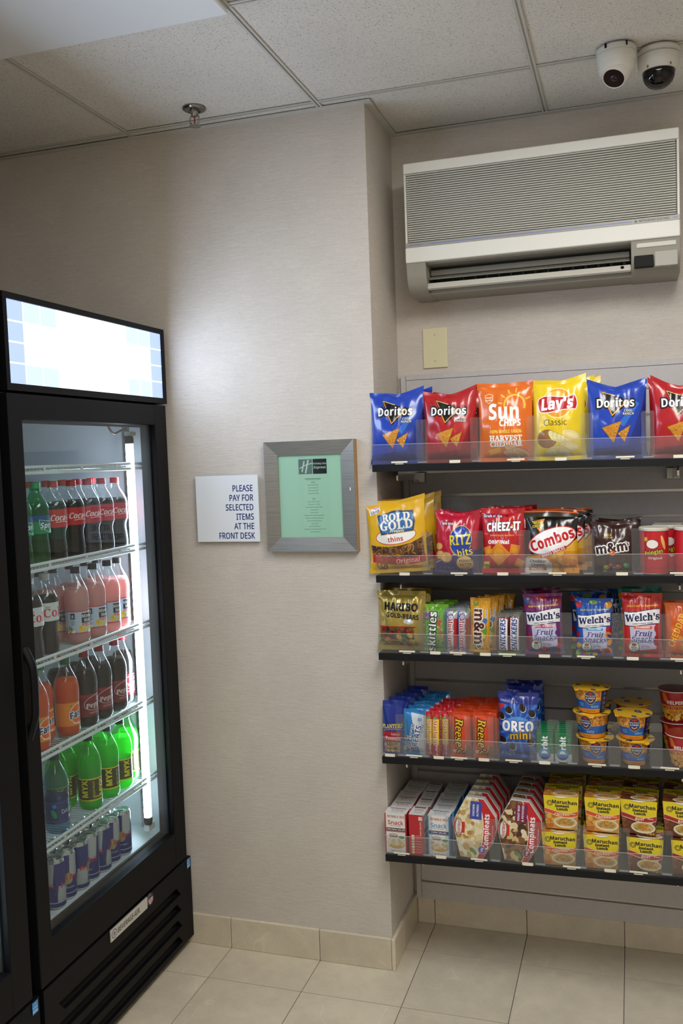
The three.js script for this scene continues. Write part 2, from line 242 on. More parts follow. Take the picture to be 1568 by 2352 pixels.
// ---------- wall air conditioner ----------
{
  const g = thing('air_conditioner', 'white wall mounted air conditioner with a fine ribbed front grille', 'air conditioner', [0.472, 2.07, -D]);
  const cas = mat(0x9a978a, 0.5), wh = mat(0xebe9e0, 0.45), inner = mat(0x8f8c81, 0.6), mid = mat(0x7d7a70, 0.6);
  const prof = (x0, x1) => { const s = new THREE.Shape(); s.moveTo(0, 0); s.lineTo(0.12, 0); s.bezierCurveTo(0.15, 0.004, 0.168, 0.02, 0.176, 0.05); s.lineTo(0.183, 0.088); s.lineTo(0, 0.088); s.closePath();
    const e = new THREE.ExtrudeGeometry(s, { depth: x1 - x0, bevelEnabled: true, bevelSize: 0.002, bevelThickness: 0.002, bevelSegments: 2 }); e.rotateY(-Math.PI / 2); e.translate(x1 - 0, 0, 0); return metric(e); };
  part(g, 'casing', merge([bx(-0.39, 0.39, 0.088, 0.383, 0, 0.02), bx(-0.39, 0.39, 0.372, 0.383, 0.02, 0.168), bx(-0.39, 0.39, 0.088, 0.098, 0.02, 0.168), bx(-0.39, -0.382, 0.098, 0.372, 0.02, 0.168), bx(0.382, 0.39, 0.098, 0.372, 0.02, 0.168), prof(-0.389, -0.333), bx(-0.335, 0.262, 0.0, 0.012, 0, 0.13), bx(-0.335, 0.262, 0.012, 0.088, 0, 0.02)]), cas);
  const ctl = part(g, 'control_panel', prof(0.262, 0.389), cas);
  part(ctl, 'indicator_strip', bx(0.275, 0.38, 0.068, 0.084, 0.172, 0.1835, 0.0015), mat(0xc6c3b6, 0.35));
  part(ctl, 'receiver_window', bx(0.268, 0.32, 0.015, 0.052, 0.15, 0.1775, 0.002), mat(0x0a0a0b, 0.55, { specularIntensity: 0.4 }));
  part(ctl, 'flap', bx(0.323, 0.384, 0.014, 0.056, 0.15, 0.179, 0.002), mat(0xaeaba0, 0.5));
  part(g, 'outlet_liner', merge([bx(-0.333, 0.26, 0.012, 0.016, 0.022, 0.15), bx(-0.333, 0.26, 0.016, 0.084, 0.02, 0.026), bx(-0.333, 0.26, 0.084, 0.088, 0.022, 0.168)]), inner);
  const ro = part(g, 'air_vane', new RoundedBoxGeometry(0.585, 0.004, 0.045, 2, 0.0018), mid, [-0.036, 0.05, 0.128], [0.35, 0, 0]);
  part(g, 'air_vane', new RoundedBoxGeometry(0.585, 0.018, 0.01, 2, 0.003), mid, [-0.036, 0.066, 0.118], [0, 0, 0]);
  for (let k = 0; k < 16; k++) part(g, 'deflector_fin', bx(-0.001, 0.001, -0.026, 0.026, -0.026, 0.026), mid, [-0.31 + k * 0.0365, 0.046, 0.075], [0, 0.25, 0]);
  const lip = part(g, 'lower_lip', new RoundedBoxGeometry(0.592, 0.02, 0.012, 2, 0.003), mat(0xc9c6ba, 0.45), [-0.0365, 0.02, 0.152], [-0.5, 0, 0]);
  for (const x of [-0.3, 0.272]) part(lip, 'screw_hole', rod([x, 0, 0.004], [x, 0, 0.0075], 0.005, 14), blackPlastic);
  part(g, 'air_filter', bx(-0.381, 0.381, 0.1, 0.37, 0.03, 0.036), cas);
  part(g, 'top_band', bx(-0.391, 0.391, 0.354, 0.385, 0.02, 0.19, 0.004), wh);
  part(g, 'lower_band', bx(-0.391, 0.391, 0.089, 0.135, 0.16, 0.191, 0.004), wh);
  const n = 31, y0 = 0.1495, y1 = 0.354, p = (y1 - y0) / n, sg = bx(-0.381, 0.381, 0, p * 0.3, 0.145, 0.19, 0.0005);
  for (let k = 0; k < n; k++) part(g, 'slat', sg, wh, [0, y0 + k * p + p * 0.3, 0]);
  part(g, 'side_cap', bx(-0.3905, -0.384, 0.134, 0.356, 0.15, 0.184, 0.001), wh); part(g, 'side_cap', bx(0.384, 0.3905, 0.134, 0.356, 0.15, 0.184, 0.001), wh);
  const st = face(780, 14, (c) => {
    rect(c, 0, 0, 780, 14, '#a7a49b'); rect(c, 8, 6, 40, 3.5, '#7d86b8'); rect(c, 78, 6, 575, 3.5, '#7d86b8'); rect(c, 762, 5.5, 12, 3.5, '#7d86b8');
    txt(c, 'Mr.SLIM', 63, 7.5, 9, '#8b92b8', { sx: 0.8 });
    for (const a of [0, 2.094, 4.189]) { c.save(); c.translate(664, 8.4); c.rotate(a); poly(c, [[0, 0], [2, -2.2], [0, -4.6], [-2, -2.2]], '#151515'); c.restore(); }
    txt(c, 'MITSUBISHI ELECTRIC', 672, 7.6, 8.2, '#1c1c1c', { align: 'left', sx: 0.95 });
  }, 2.4);
  const sgeo = new THREE.BoxGeometry(0.78, 0.0135, 0.02); const sm = mat(0xffffff, 0.4, { map: st });
  const sp = part(g, 'brand_strip', sgeo, [cas, cas, cas, cas, sm, cas], [0, 0.1422, 0.1775]);
}
// ---------- blank wall plate ----------
{
  const g = thing('wall_plate', 'ivory blank electrical cover plate with two screws on the wall', 'wall plate', [0.126, 1.857, -D]);
  part(g, 'plate', bx(-0.04, 0.04, 0, 0.128, 0, 0.006, 0.0028), mat(0xeae2bb, 0.35));
  for (const y of [0.022, 0.106]) { const s = part(g, 'screw', rod([0, y, 0.005], [0, y, 0.0072], 0.0032, 16), mat(0xd2c9a2, 0.4)); }
}
// ---------- pay sign ----------
{
  const g = thing('wall_sign', 'frosted white glass sign with navy capital lettering', 'sign', [-0.4845, 1.328, 0]);
  const t = face(213, 208, (c) => { rect(c, 0, 0, 213, 208, '#eef4f8'); ['PLEASE', 'PAY FOR', 'SELECTED', 'ITEMS', 'AT THE', 'FRONT DESK'].forEach((s, i) => txt(c, s, 196, 41 + i * 29.6, 26.5, '#1c2a70', { align: 'right', sx: 0.82, w: '', fat: 0.9 })); }, 3.4);
  const e = mat(0xd4e4e6, 0.15, { clearcoat: 0.5 });
  part(g, 'glass_plate', new THREE.BoxGeometry(0.213, 0.208, 0.006), [e, e, e, e, mat(0xffffff, 0.3, { map: t, clearcoat: 0.4, clearcoatRoughness: 0.1 }), e], [0, 0.104, 0.011]);
  for (const [x, y] of [[-0.08, 0.03], [0.08, 0.03], [-0.08, 0.178], [0.08, 0.178]]) part(g, 'standoff', rod([x, y, 0], [x, y, 0.0082], 0.006, 14), steel);
}
// ---------- framed price list ----------
{
  const g = thing('picture_frame', 'brushed metal frame holding a green printed price list', 'frame', [-0.2058, 1.2975, 0]);
  const W = 0.2885, Hh = 0.3365, r = 0.0428, d = 0.024, r2 = rng(5);
  const br = lattice(8, 6, 300), brm = rgbTex(256, 256, (x, y) => { const k = 0.9 + 0.14 * br(x / 256, y / 256); return [176 * k, 173 * k, 165 * k]; }, [4, 4]);
  const metal = mat(0xffffff, 0.38, { metalness: 0.85, map: brm }), wood = mat(0xa8855a, 0.6);
  const rail = (pts, slope) => { // each mitred rail: front face falls towards the picture
    const s = new THREE.Shape(pts.map(([x, y]) => new THREE.Vector2(x, y)));
    const e = new THREE.ExtrudeGeometry(s, { depth: d, bevelEnabled: false }), p = e.attributes.position;
    for (let i = 0; i < p.count; i++) if (p.getZ(i) > d / 2) { const inx = Math.abs(p.getX(i)) < W / 2 - r + 0.002 && p.getY(i) > r - 0.002 && p.getY(i) < Hh - r + 0.002; if (inx) p.setZ(i, d - 0.007); }
    e.computeVertexNormals(); return metric(e);
  };
  const o = [[-W / 2, 0], [W / 2, 0], [W / 2, Hh], [-W / 2, Hh]], n = [[-W / 2 + r, r], [W / 2 - r, r], [W / 2 - r, Hh - r], [-W / 2 + r, Hh - r]];
  for (let k = 0; k < 4; k++) { const l = (k + 1) % 4; part(g, 'frame_rail', rail([o[k], o[l], n[l], n[k]]), metal); }
  part(g, 'wood_edge', bx(W / 2, W / 2 + 0.003, 0.0005, Hh - 0.0005, 0, d - 0.003), wood);
  const t = face(204, 253, (c) => {
    rect(c, 0, 0, 204, 253, '#c2f0d2'); 
    rect(c, 66, 15, 43.5, 45, '#6f8580'); rect(c, 111.5, 15, 43.5, 45, '#22262a');
    line(c, [[84, 22], [77, 52]], '#d6f2dc', 4); line(c, [[97, 19], [88, 56]], '#d6f2dc', 4.6); line(c, [[70, 42], [90, 32], [109, 28]], '#d6f2dc', 3);
    txt(c, 'Holiday Inn', 133, 29, 7.6, '#d6f2dc'); txt(c, 'Express', 133, 40, 10.5, '#d6f2dc', { skew: -0.15 });
    const L = ['Bottled water $2.00', 'Bottled Soda $2.50', 'Bottled Juice $2.50', 'Energy Drinks $4.00'], F = ['Chips under 2 oz. $1.50', 'Chips over 2 oz. $3.00', 'Microwaveable popcorn $2.00', 'Cookies $2.00', 'Peanuts $1.50', 'Regular size Candy/Chocolate $2.00', 'King size Candy/Chocolate $3.00', 'Granola Bars/Snacks $2.00', 'Soups $3.00', 'Mac & Cheese $3.00', 'Compleats microwaveable meals $5.00', 'Fruit Snacks $2.50'];
    txt(c, 'Convenience Store', 110, 74.5, 5.6, '#28423c'); rect(c, 87, 77.4, 46, 0.5, '#28423c'); txt(c, 'Drinks', 110, 85, 4.8, '#2f4c45', { w: '' }); rect(c, 103, 87.5, 14, 0.4, '#2f4c45');
    L.forEach((s, i) => txt(c, s, 110, 93.5 + i * 8.3, 3.9, '#2f4c45', { w: '' }));
    txt(c, 'Food', 111, 135, 4.8, '#2f4c45', { w: '' }); rect(c, 106, 137.5, 10, 0.4, '#2f4c45');
    F.forEach((s, i) => txt(c, s, 111, 143.5 + i * 8.3, 3.9, '#2f4c45', { w: '' }));
  }, 4);
  const pm = mat(0xffffff, 0.7, { map: t }); const pl = mat(0xb5e3c6, 0.8);
  part(g, 'price_list', new THREE.BoxGeometry(W - 2 * r + 0.004, Hh - 2 * r + 0.004, 0.001), [pl, pl, pl, pl, pm, pl], [0, Hh / 2, 0.0115]);
  part(g, 'glazing', bx(-W / 2 + r - 0.001, W / 2 - r + 0.001, r - 0.001, Hh - r + 0.001, 0.0135, 0.0145), clear);
  part(g, 'backing_board', bx(-W / 2 + r - 0.002, W / 2 - r + 0.002, r - 0.002, Hh - r + 0.002, 0.001, 0.0108), mat(0x6b5a44, 0.9));
  part(g, 'paint_chip', bx(0.128, 0.1315, 0.183, 0.192, d - 0.0006, d + 0.0004, 0.0004), mat(0xf0efe9, 0.7));
}

// ---------- slatwall and shelves ----------
const SLAT_Z = -0.288, SHELF_X1 = 1.235;
{
  const lam = (() => { const a = lattice(101, 200, 200), b = lattice(102, 30, 30); return mat(0xffffff, 0.45, { map: rgbTex(512, 512, (x, y) => { const k = 0.97 + 0.04 * a(x / 512, y / 512) + 0.02 * b(x / 512, y / 512); return [203 * k, 199 * k, 198 * k]; }, [3, 3]) }); })();
  const g = thing('slatwall_panel', 'grey slatwall panel with horizontal grooves behind the shelves', 'panel', [0.012, 0.088, -D]);
  const W = 1.228, top = 1.75, insert = mat(0xc4c2be, 0.3, { metalness: 0.9 });
  part(g, 'backing_board', bx(0, W, 0, top, 0, 0.008), mat(0x8f8b88, 0.6));
  part(g, 'edge_trim', bx(0, 0.0165, 0, top, 0.0082, 0.019, 0.0006), lam); part(g, 'edge_trim', bx(0.0177, W, top - 0.0165, top, 0.0082, 0.019, 0.0006), lam);
  const p = 0.0762, first = 0.062, gap = 0.0045;
  let y = 0;
  for (let k = 0; ; k++) { const end = Math.min(first + k * p - gap, top - 0.0177); if (end - y > 0.004) part(g, 'slat', bx(0.0177, W, y, end, 0.0082, 0.019, 0.0006), lam); if (end >= top - 0.018) break;
    part(g, 'groove_insert', bx(0.0177, W, end + 0.0004, end + 2 * gap - 0.0004, 0.0082, 0.0125), insert); y = end + 2 * gap; }
}
const SHELVES = [[1.555, -0.0095, 'top'], [1.23, 0.006, 'second'], [1.0, 0.0036, 'third'], [0.688, 0.019, 'fourth'], [0.389, 0.0215, 'bottom']];
const shelfY = (i, x) => SHELVES[i][0] + SHELVES[i][1] * x;
{
  const board = (() => { const a = lattice(111, 300, 20); return mat(0xffffff, 0.5, { map: rgbTex(256, 256, (x, y) => { const k = 0.9 + 0.2 * a(x / 256, y / 256); return [24 * k, 24 * k, 27 * k]; }, [4, 4]), specularIntensity: 0.5 }); })();
  const carry = ['tortilla and potato chip bags', 'pretzels, crackers and chip cans', 'gummies, candy and fruit snacks', 'candy bars, gum and noodle cups', 'snack boxes, meal trays and soups'];
  const bracket = (() => { const s = new THREE.Shape(); s.moveTo(-0.285, 0); s.lineTo(0.008, 0); s.lineTo(0.012, -0.012); s.quadraticCurveTo(0.013, -0.026, 0.002, -0.028); s.lineTo(-0.24, -0.032); s.lineTo(-0.285, -0.044); s.closePath(); const e = new THREE.ExtrudeGeometry(s, { depth: 0.004, bevelEnabled: true, bevelSize: 0.0008, bevelThickness: 0.0008, bevelSegments: 1 }); e.rotateY(-Math.PI / 2); return e; })();
  SHELVES.forEach(([y, sl, nm], i) => {
    const g = thing('display_shelf', nm + ' black display shelf holding ' + carry[i], 'shelf', [0, y, 0]); g.rotation.z = Math.atan(sl);
    part(g, 'board', bx(0.004, SHELF_X1, -0.021, 0, -0.2875, 0.06, 0.0015), board);
    for (const x of i === 4 ? [0.11, 0.83] : [0.068, 0.845, 1.2]) { const b = part(g, 'bracket', bracket, chrome, [x, -0.0222, 0]); if (i === 0) part(b, 'bracket_block', bx(-0.022, 0.018, -0.045, -0.01, -0.287, -0.272, 0.002), steel); }
    const f = thing('shelf_fence', 'clear plastic strip along the front edge of the ' + nm + ' shelf', 'shelf fence', [0, y, 0]); f.rotation.z = Math.atan(sl);
    part(f, 'front_fence', bx(0.004, SHELF_X1 - 0.002, 0.0005, 0.0575, 0.0545, 0.0558), milky);
    part(f, 'fence_edge', bx(0.004, SHELF_X1 - 0.002, 0.0575, 0.0585, 0.0545, 0.0558), plasticEdge);
    part(f, 'fence_foot', bx(0.004, SHELF_X1 - 0.002, 0.0003, 0.0022, 0.05, 0.0543), clear);
  });
}
// ---------- glass door coolers ----------
const FX = -0.672, FZ = 0.013, SHELF_LEVELS = [1.583, 1.331, 1.084, 0.84, 0.596], COOLER_FLOOR = 0.405;
const coolerParts = (() => {
  const outer = mat(0x0c0c0e, 0.6, { specularIntensity: 0.4 }), door = mat(0x0d0d10, 0.55, { specularIntensity: 0.4 }), liner = mat(0xdfe3e6, 0.35), gasket = mat(0x2a2b2d, 0.7);
  const glass = new THREE.MeshPhysicalMaterial({ color: 0xeef3f3, roughness: 0.0, transmission: 1, thickness: 0, ior: 1.52, specularIntensity: 0.55 });
  // the printed header: blue squares round a white field, lit from behind
  const cells = canvas(1024, 256); { const c = cells.getContext('2d'); const nx = 11, ny = 4, cw = 1024 / nx, ch = 256 / ny;
    for (let i = 0; i < nx; i++) for (let j = 0; j < ny; j++) { const rim = i === 0 || i === nx - 1, ring = !rim && (i === 1 || i === nx - 2); const corner = (ring || i === 2 || i === nx - 3) && (j === 0 || j === ny - 1);
      c.fillStyle = rim ? '#a9bae4' : corner ? '#c4d4f4' : '#ffffff'; c.fillRect(i * cw, j * ch, cw + 1, ch + 1); }
    c.fillStyle = '#ffffff'; for (let i = 1; i < nx; i++) c.fillRect(i * cw - 3, 0, 6, 256); for (let j = 1; j < ny; j++) c.fillRect(0, j * ch - 2.5, 1024, 5); }
  const print = tex(cells);
  const lit = new THREE.MeshPhysicalMaterial({ color: 0x222428, roughness: 0.25, emissive: 0xf3f7ff, emissiveMap: print, emissiveIntensity: 1.6 });
  const badge = face(200, 36, (c) => { rect(c, 0, 0, 200, 36, '#c9c6bd'); ell(c, 19, 18, 12, 12, '#c9c6bd', '#5b6580', 3); ell(c, 19, 18, 6, 6, '#7a829b'); txt(c, 'BEVERAGE-AIR.', 36, 19, 22, '#26262c', { align: 'left', skew: -0.2, sx: 0.78 }); });
  const flag = face(30, 30, (c) => { ell(c, 15, 15, 15, 15, '#24304f'); ell(c, 15, 15, 11, 11, '#e8e8e8'); for (let k = 0; k < 3; k++) line(c, [[6, 14 + k * 4.4], [12, 12 + k * 4.4], [18, 16 + k * 4.4], [24, 13 + k * 4.4]], '#b43038', 2); rect(c, 5, 5, 20, 6, '#24304f'); });
  const star = face(20, 30, (c) => { rect(c, 0, 0, 20, 30, '#3f8fd8'); c.strokeStyle = '#d8ecff'; c.lineWidth = 1; c.beginPath(); c.arc(10, 13, 7, 3.6, 5.8); c.stroke(); txt(c, 'energy', 10, 14, 5, '#e8f4ff', { skew: -0.2 }); rect(c, 2, 21, 16, 6, '#9cd0f2'); });
  return { outer, door, liner, gasket, glass, lit, badge, flag, star };
})();
function cooler(label, dz) {
  const M = coolerParts, W = 0.782;
  const g = thing('drinks_cooler', label, 'cooler', [FX, 0, FZ + dz]);
  // all local: x = 0 is the door face, going back to -0.76; z = 0 is the side next to the wall
  part(g, 'cabinet', merge([bx(-0.76, -0.056, 0.03, 1.99, 0, 0.022), bx(-0.76, -0.056, 0.03, 1.99, W - 0.022, W), bx(-0.76, -0.056, 1.96, 1.99, 0.022, W - 0.022), bx(-0.76, -0.735, 0.03, 1.96, 0.022, W - 0.022), bx(-0.735, -0.056, 0.03, 0.06, 0.022, W - 0.022), bx(-0.735, -0.056, 0.33, 0.37, 0.022, W - 0.022)]), M.outer);
  part(g, 'liner', merge([bx(-0.735, -0.06, 0.37, 0.405, 0.0225, W - 0.0225), bx(-0.735, -0.06, 1.745, 1.78, 0.0225, W - 0.0225), bx(-0.734, -0.71, 0.405, 1.745, 0.0225, W - 0.0225), bx(-0.71, -0.06, 0.405, 1.745, 0.0225, 0.055), bx(-0.71, -0.06, 0.405, 1.745, W - 0.055, W - 0.0225)]), M.liner);
  part(g, 'jamb', merge([bx(-0.06, -0.052, 0.37, 1.78, 0.012, 0.075), bx(-0.06, -0.052, 0.37, 1.78, W - 0.075, W - 0.012), bx(-0.06, -0.052, 0.37, 0.402, 0.075, W - 0.075), bx(-0.06, -0.052, 1.735, 1.78, 0.075, W - 0.075)]), mat(0x8d918f, 0.5));
  for (const z of [0.06, W - 0.06]) { const p = part(g, 'shelf_track', bx(-0.135, -0.115, 0.407, 1.7, z - 0.005, z + 0.005), steel); const s = []; for (let y = 0.44; y < 1.68; y += 0.026) s.push(bx(-0.1285, -0.1215, y, y + 0.009, z < 0.3 ? z + 0.0048 : z - 0.0056, z < 0.3 ? z + 0.0056 : z - 0.0048)); const q = part(p, 'track_slots', merge(s), blackPlastic); q.userData.kind = 'stuff'; }
  const hd = part(g, 'header', merge([bx(-0.2, 0, 1.985, 2.0, 0.012, W + 0.003), bx(-0.2, 0, 1.768, 1.785, 0.012, W + 0.003), bx(-0.2, 0, 1.785, 1.985, 0.012, 0.026), bx(-0.2, 0, 1.785, 1.985, W - 0.011, W + 0.003), bx(-0.2, -0.19, 1.785, 1.985, 0.026, W - 0.011)]), M.door);
  const pg = new THREE.PlaneGeometry(W - 0.037, 0.2); pg.rotateY(Math.PI / 2); pg.translate(-0.006, 1.885, W / 2 + 0.0075);
  part(hd, 'lit_header_panel', pg, M.lit);
  rectLight(g, 0.56, 0.16, HEADER, LIGHT.header, [-0.0045, 1.885, W / 2 + 0.0075], [10, 1.885, FZ + dz + W / 2 + 0.0075]);
  // door
  const dr = new THREE.Group(); dr.name = 'door'; g.add(dr);
  const zr = 0.022, zl = W + 0.006, oy0 = 0.303, oy1 = 1.762, iy0 = 0.408, iy1 = 1.7, izr = 0.094, izl = W - 0.046;
  part(dr, 'door_stile', bx(-0.048, 0, oy0, oy1, zr, izr, 0.003), M.door); part(dr, 'door_stile', bx(-0.048, 0, oy0, oy1, izl, zl, 0.003), M.door);
  part(dr, 'door_rail', bx(-0.048, -0.0004, oy0, iy0, izr - 0.002, izl + 0.002, 0.003), M.door); part(dr, 'door_rail', bx(-0.048, -0.0004, iy1, oy1, izr - 0.002, izl + 0.002, 0.003), M.door);
  part(dr, 'glass_pane', bx(-0.018, -0.014, iy0 - 0.01, iy1 + 0.01, izr - 0.01, izl + 0.01), M.glass);
  part(dr, 'gasket', merge([bx(-0.051, -0.044, iy0, iy0 + 0.006, izr, izl), bx(-0.051, -0.044, iy1 - 0.006, iy1, izr, izl), bx(-0.051, -0.02, iy0, iy1, izr - 0.004, izr + 0.004), bx(-0.051, -0.02, iy0, iy1, izl - 0.004, izl + 0.004)]), M.gasket);
  const hs = new THREE.CatmullRomCurve3([[-0.004, 1.15], [0.004, 1.135], [0.016, 1.108], [0.019, 1.085], [0.019, 1.02], [0.017, 0.985], [0.008, 0.955], [-0.004, 0.925]].map(([x, y]) => new THREE.Vector3(x, y, W - 0.002)));
  const hg = new THREE.TubeGeometry(hs, 48, 0.008, 10); { const p = hg.attributes.position; for (let i = 0; i < p.count; i++) p.setZ(i, (p.getZ(i) - (W - 0.002)) * 1.4 + W - 0.008); hg.computeVertexNormals(); }
  part(dr, 'handle', hg, M.door);
  // light tube on the hinge side
  const tube = new THREE.MeshPhysicalMaterial({ color: 0xffffff, roughness: 0.3, emissive: COOL, emissiveIntensity: 5 });
  const lt = part(g, 'light_tube', lathe([[0, 0.47], [0.0125, 0.47], [0.0125, 1.645], [0, 1.645]], 20), tube, [-0.074, 0, 0.127]);
  part(lt, 'end_cap', lathe([[0, 0.445], [0.012, 0.447], [0.0135, 0.455], [0.0135, 0.4695], [0, 0.4695]], 20), mat(0x2b2624, 0.4)); part(lt, 'end_cap', lathe([[0, 1.67], [0.012, 1.668], [0.0135, 1.66], [0.0135, 1.6455], [0, 1.6455]], 20), mat(0x2b2624, 0.4));
  part(lt, 'tube_clip', bx(-0.012, 0.006, 1.67, 1.682, -0.03, 0.006), white); part(lt, 'tube_clip', bx(-0.012, 0.006, 0.425, 0.445, -0.03, 0.006), white);
  rectLight(g, 0.024, 1.17, COOL, LIGHT.tube, [-0.084, 1.057, 0.139], [FX - 5, 1.057, FZ + dz + 0.139 + 5]);
  part(g, 'tube_cable', new THREE.TubeGeometry(new THREE.CatmullRomCurve3([[-0.08, 1.744, 0.225], [-0.08, 1.70, 0.232], [-0.08, 1.676, 0.205], [-0.08, 1.684, 0.165], [-0.078, 1.69, 0.135]].map((p) => new THREE.Vector3(...p))), 24, 0.0035, 8), mat(0x8f6f6a, 0.5));
  // machine compartment front with louvres
  const sh = new THREE.Shape([[0, 0.03], [W, 0.03], [W, 0.296], [0, 0.296]].map((p) => new THREE.Vector2(...p)));
  for (let k = 0; k < 4; k++) { const y = 0.046 + k * 0.052; const h = new THREE.Path([[0.075, y], [0.70, y], [0.725, y + 0.03], [0.1, y + 0.03]].map((p) => new THREE.Vector2(...p))); sh.holes.push(h); }
  const gg = new THREE.ExtrudeGeometry(sh, { depth: 0.012, bevelEnabled: false }); gg.rotateY(-Math.PI / 2); gg.translate(0, 0, 0);
  const gr = part(g, 'grille', metric(gg), M.door);
  for (let k = 0; k < 4; k++) part(gr, 'louvre', new THREE.BoxGeometry(0.003, 0.044, 0.66), M.door, [-0.026, 0.064 + k * 0.052, W / 2 + 0.01], [0, 0, 0.62]);
  part(g, 'compartment_back', bx(-0.07, -0.05, 0.03, 0.296, 0.002, W - 0.002), blackPlastic);
  part(g, 'toe_rail', bx(-0.7, -0.03, 0.0, 0.03, 0.03, W - 0.03), blackPlastic);
  const side = mat(0x9a978f, 0.4);
  part(gr, 'maker_badge', new THREE.BoxGeometry(0.003, 0.034, 0.2), [mat(0xffffff, 0.35, { map: M.badge }), side, side, side, side, side], [0.0022, 0.279, 0.386]);
  const em = new THREE.CylinderGeometry(0.0175, 0.0175, 0.0025, 28); em.rotateZ(-Math.PI / 2); em.rotateX(Math.PI / 2);
  const eg = new THREE.CircleGeometry(0.0175, 28); eg.rotateY(Math.PI / 2); part(gr, 'maker_emblem', merge([em]), side, [0.0022, 0.2785, 0.266]); part(gr, 'emblem_print', eg, mat(0xffffff, 0.35, { map: M.flag }), [0.0037, 0.2785, 0.266]);
  part(gr, 'energy_sticker', new THREE.BoxGeometry(0.0012, 0.03, 0.022), [mat(0xffffff, 0.4, { map: M.star }), M.door, M.door, M.door, M.door, M.door], [0.001, 0.279, 0.018]);
  return g;
}
cooler('black glass door drinks cooler full of bottles beside the wall sign', 0);
cooler('black drinks cooler at the left edge, mostly cut off', 0.8);

// wire shelves: two front rails, side rails and a deck of thin wires
const wireMat = mat(0xdcdfe0, 0.35);
const wireDeck = (() => { const a = []; for (let k = 0; k < 46; k++) a.push(rod([-0.605, -0.0062, 0.008 + k * 0.01413], [0.001, -0.0062, 0.008 + k * 0.01413], 0.0015, 6)); for (const x of [-0.15, -0.3, -0.45]) a.push(rod([x, -0.0095, 0], [x, -0.0095, 0.652], 0.002, 6)); return merge(a); })();
['white wire shelf at the top of the cooler, empty', 'white wire shelf under the cola and lime soda bottles', 'white wire shelf under the pink lemonade bottles', 'white wire shelf under the orange and dark soda bottles', 'white wire shelf under the bright green soda bottles'].forEach((label, i) => {
  const g = thing('wire_shelf', label, 'shelf', [FX - 0.07, SHELF_LEVELS[i], FZ + 0.066]);
  part(g, 'wire_deck', wireDeck, wireMat).userData.kind = 'stuff';
  part(g, 'front_rail', rod([0, 0.001, -0.002], [0, 0.001, 0.654], 0.0044, 10), wireMat); part(g, 'front_rail', rod([0, -0.0145, -0.002], [0, -0.0145, 0.654], 0.0048, 10), wireMat);
  part(g, 'side_rail', rod([-0.61, -0.0035, 0], [0, -0.0035, 0], 0.003, 8), wireMat); part(g, 'side_rail', rod([-0.61, -0.0035, 0.652], [0, -0.0035, 0.652], 0.003, 8), wireMat); part(g, 'back_rail', rod([-0.61, -0.0035, 0], [-0.61, -0.0035, 0.652], 0.003, 8), wireMat);
  for (const z of [0.15, 0.33, 0.5]) part(g, 'rail_tie', rod([0.001, -0.0145, z], [0.001, 0.001, z], 0.0042, 8), wireMat);
});

// ---------- drinks ----------
const MM = 0.001;
const CONTOUR = [[0, 2], [14, 0], [24, 1], [30, 6], [32.5, 14], [32.6, 30], [31.2, 50], [29, 70], [29.6, 82], [33, 93], [35, 99], [35, 152], [33.6, 163], [29, 176], [22, 190], [16, 202], [13.4, 210], [13, 217]];
const RIBBED = [[0, 2], [14, 0], [24, 1], [31, 6], [34, 16], [34.4, 28], [33.6, 34], [33.4, 104], [34.6, 110], [34.2, 116], [35.4, 122], [35, 130], [35.6, 137], [34.8, 148], [33, 160], [29, 173], [22.5, 188], [16.5, 201], [13.4, 210], [13, 217]];
const bottleGeo = (prof) => { const q = prof.map(([r, y]) => [r * MM, y * MM]); return q; };
const capGeo = (() => { const pr = [[0, 0.2345], [0.0125, 0.2345], [0.0139, 0.2325], [0.0139, 0.2195], [0.0145, 0.219], [0.0145, 0.2165], [0.0128, 0.2162]]; const g = lathe(pr, 48), p = g.attributes.position; for (let i = 0; i < p.count; i++) { const r = Math.hypot(p.getX(i), p.getZ(i)), y = p.getY(i); if (r > 0.0135 && y > 0.2192) { const a = Math.round(Math.atan2(p.getX(i), p.getZ(i)) / (2 * Math.PI) * 48); const k = a % 2 ? 0.965 : 1; p.setX(i, p.getX(i) * k); p.setZ(i, p.getZ(i) * k); } } g.computeVertexNormals(); return g; })();
const neckGeo = lathe([[0.0128, 0.2162], [0.0158, 0.215], [0.0158, 0.213], [0.0131, 0.212]], 32);
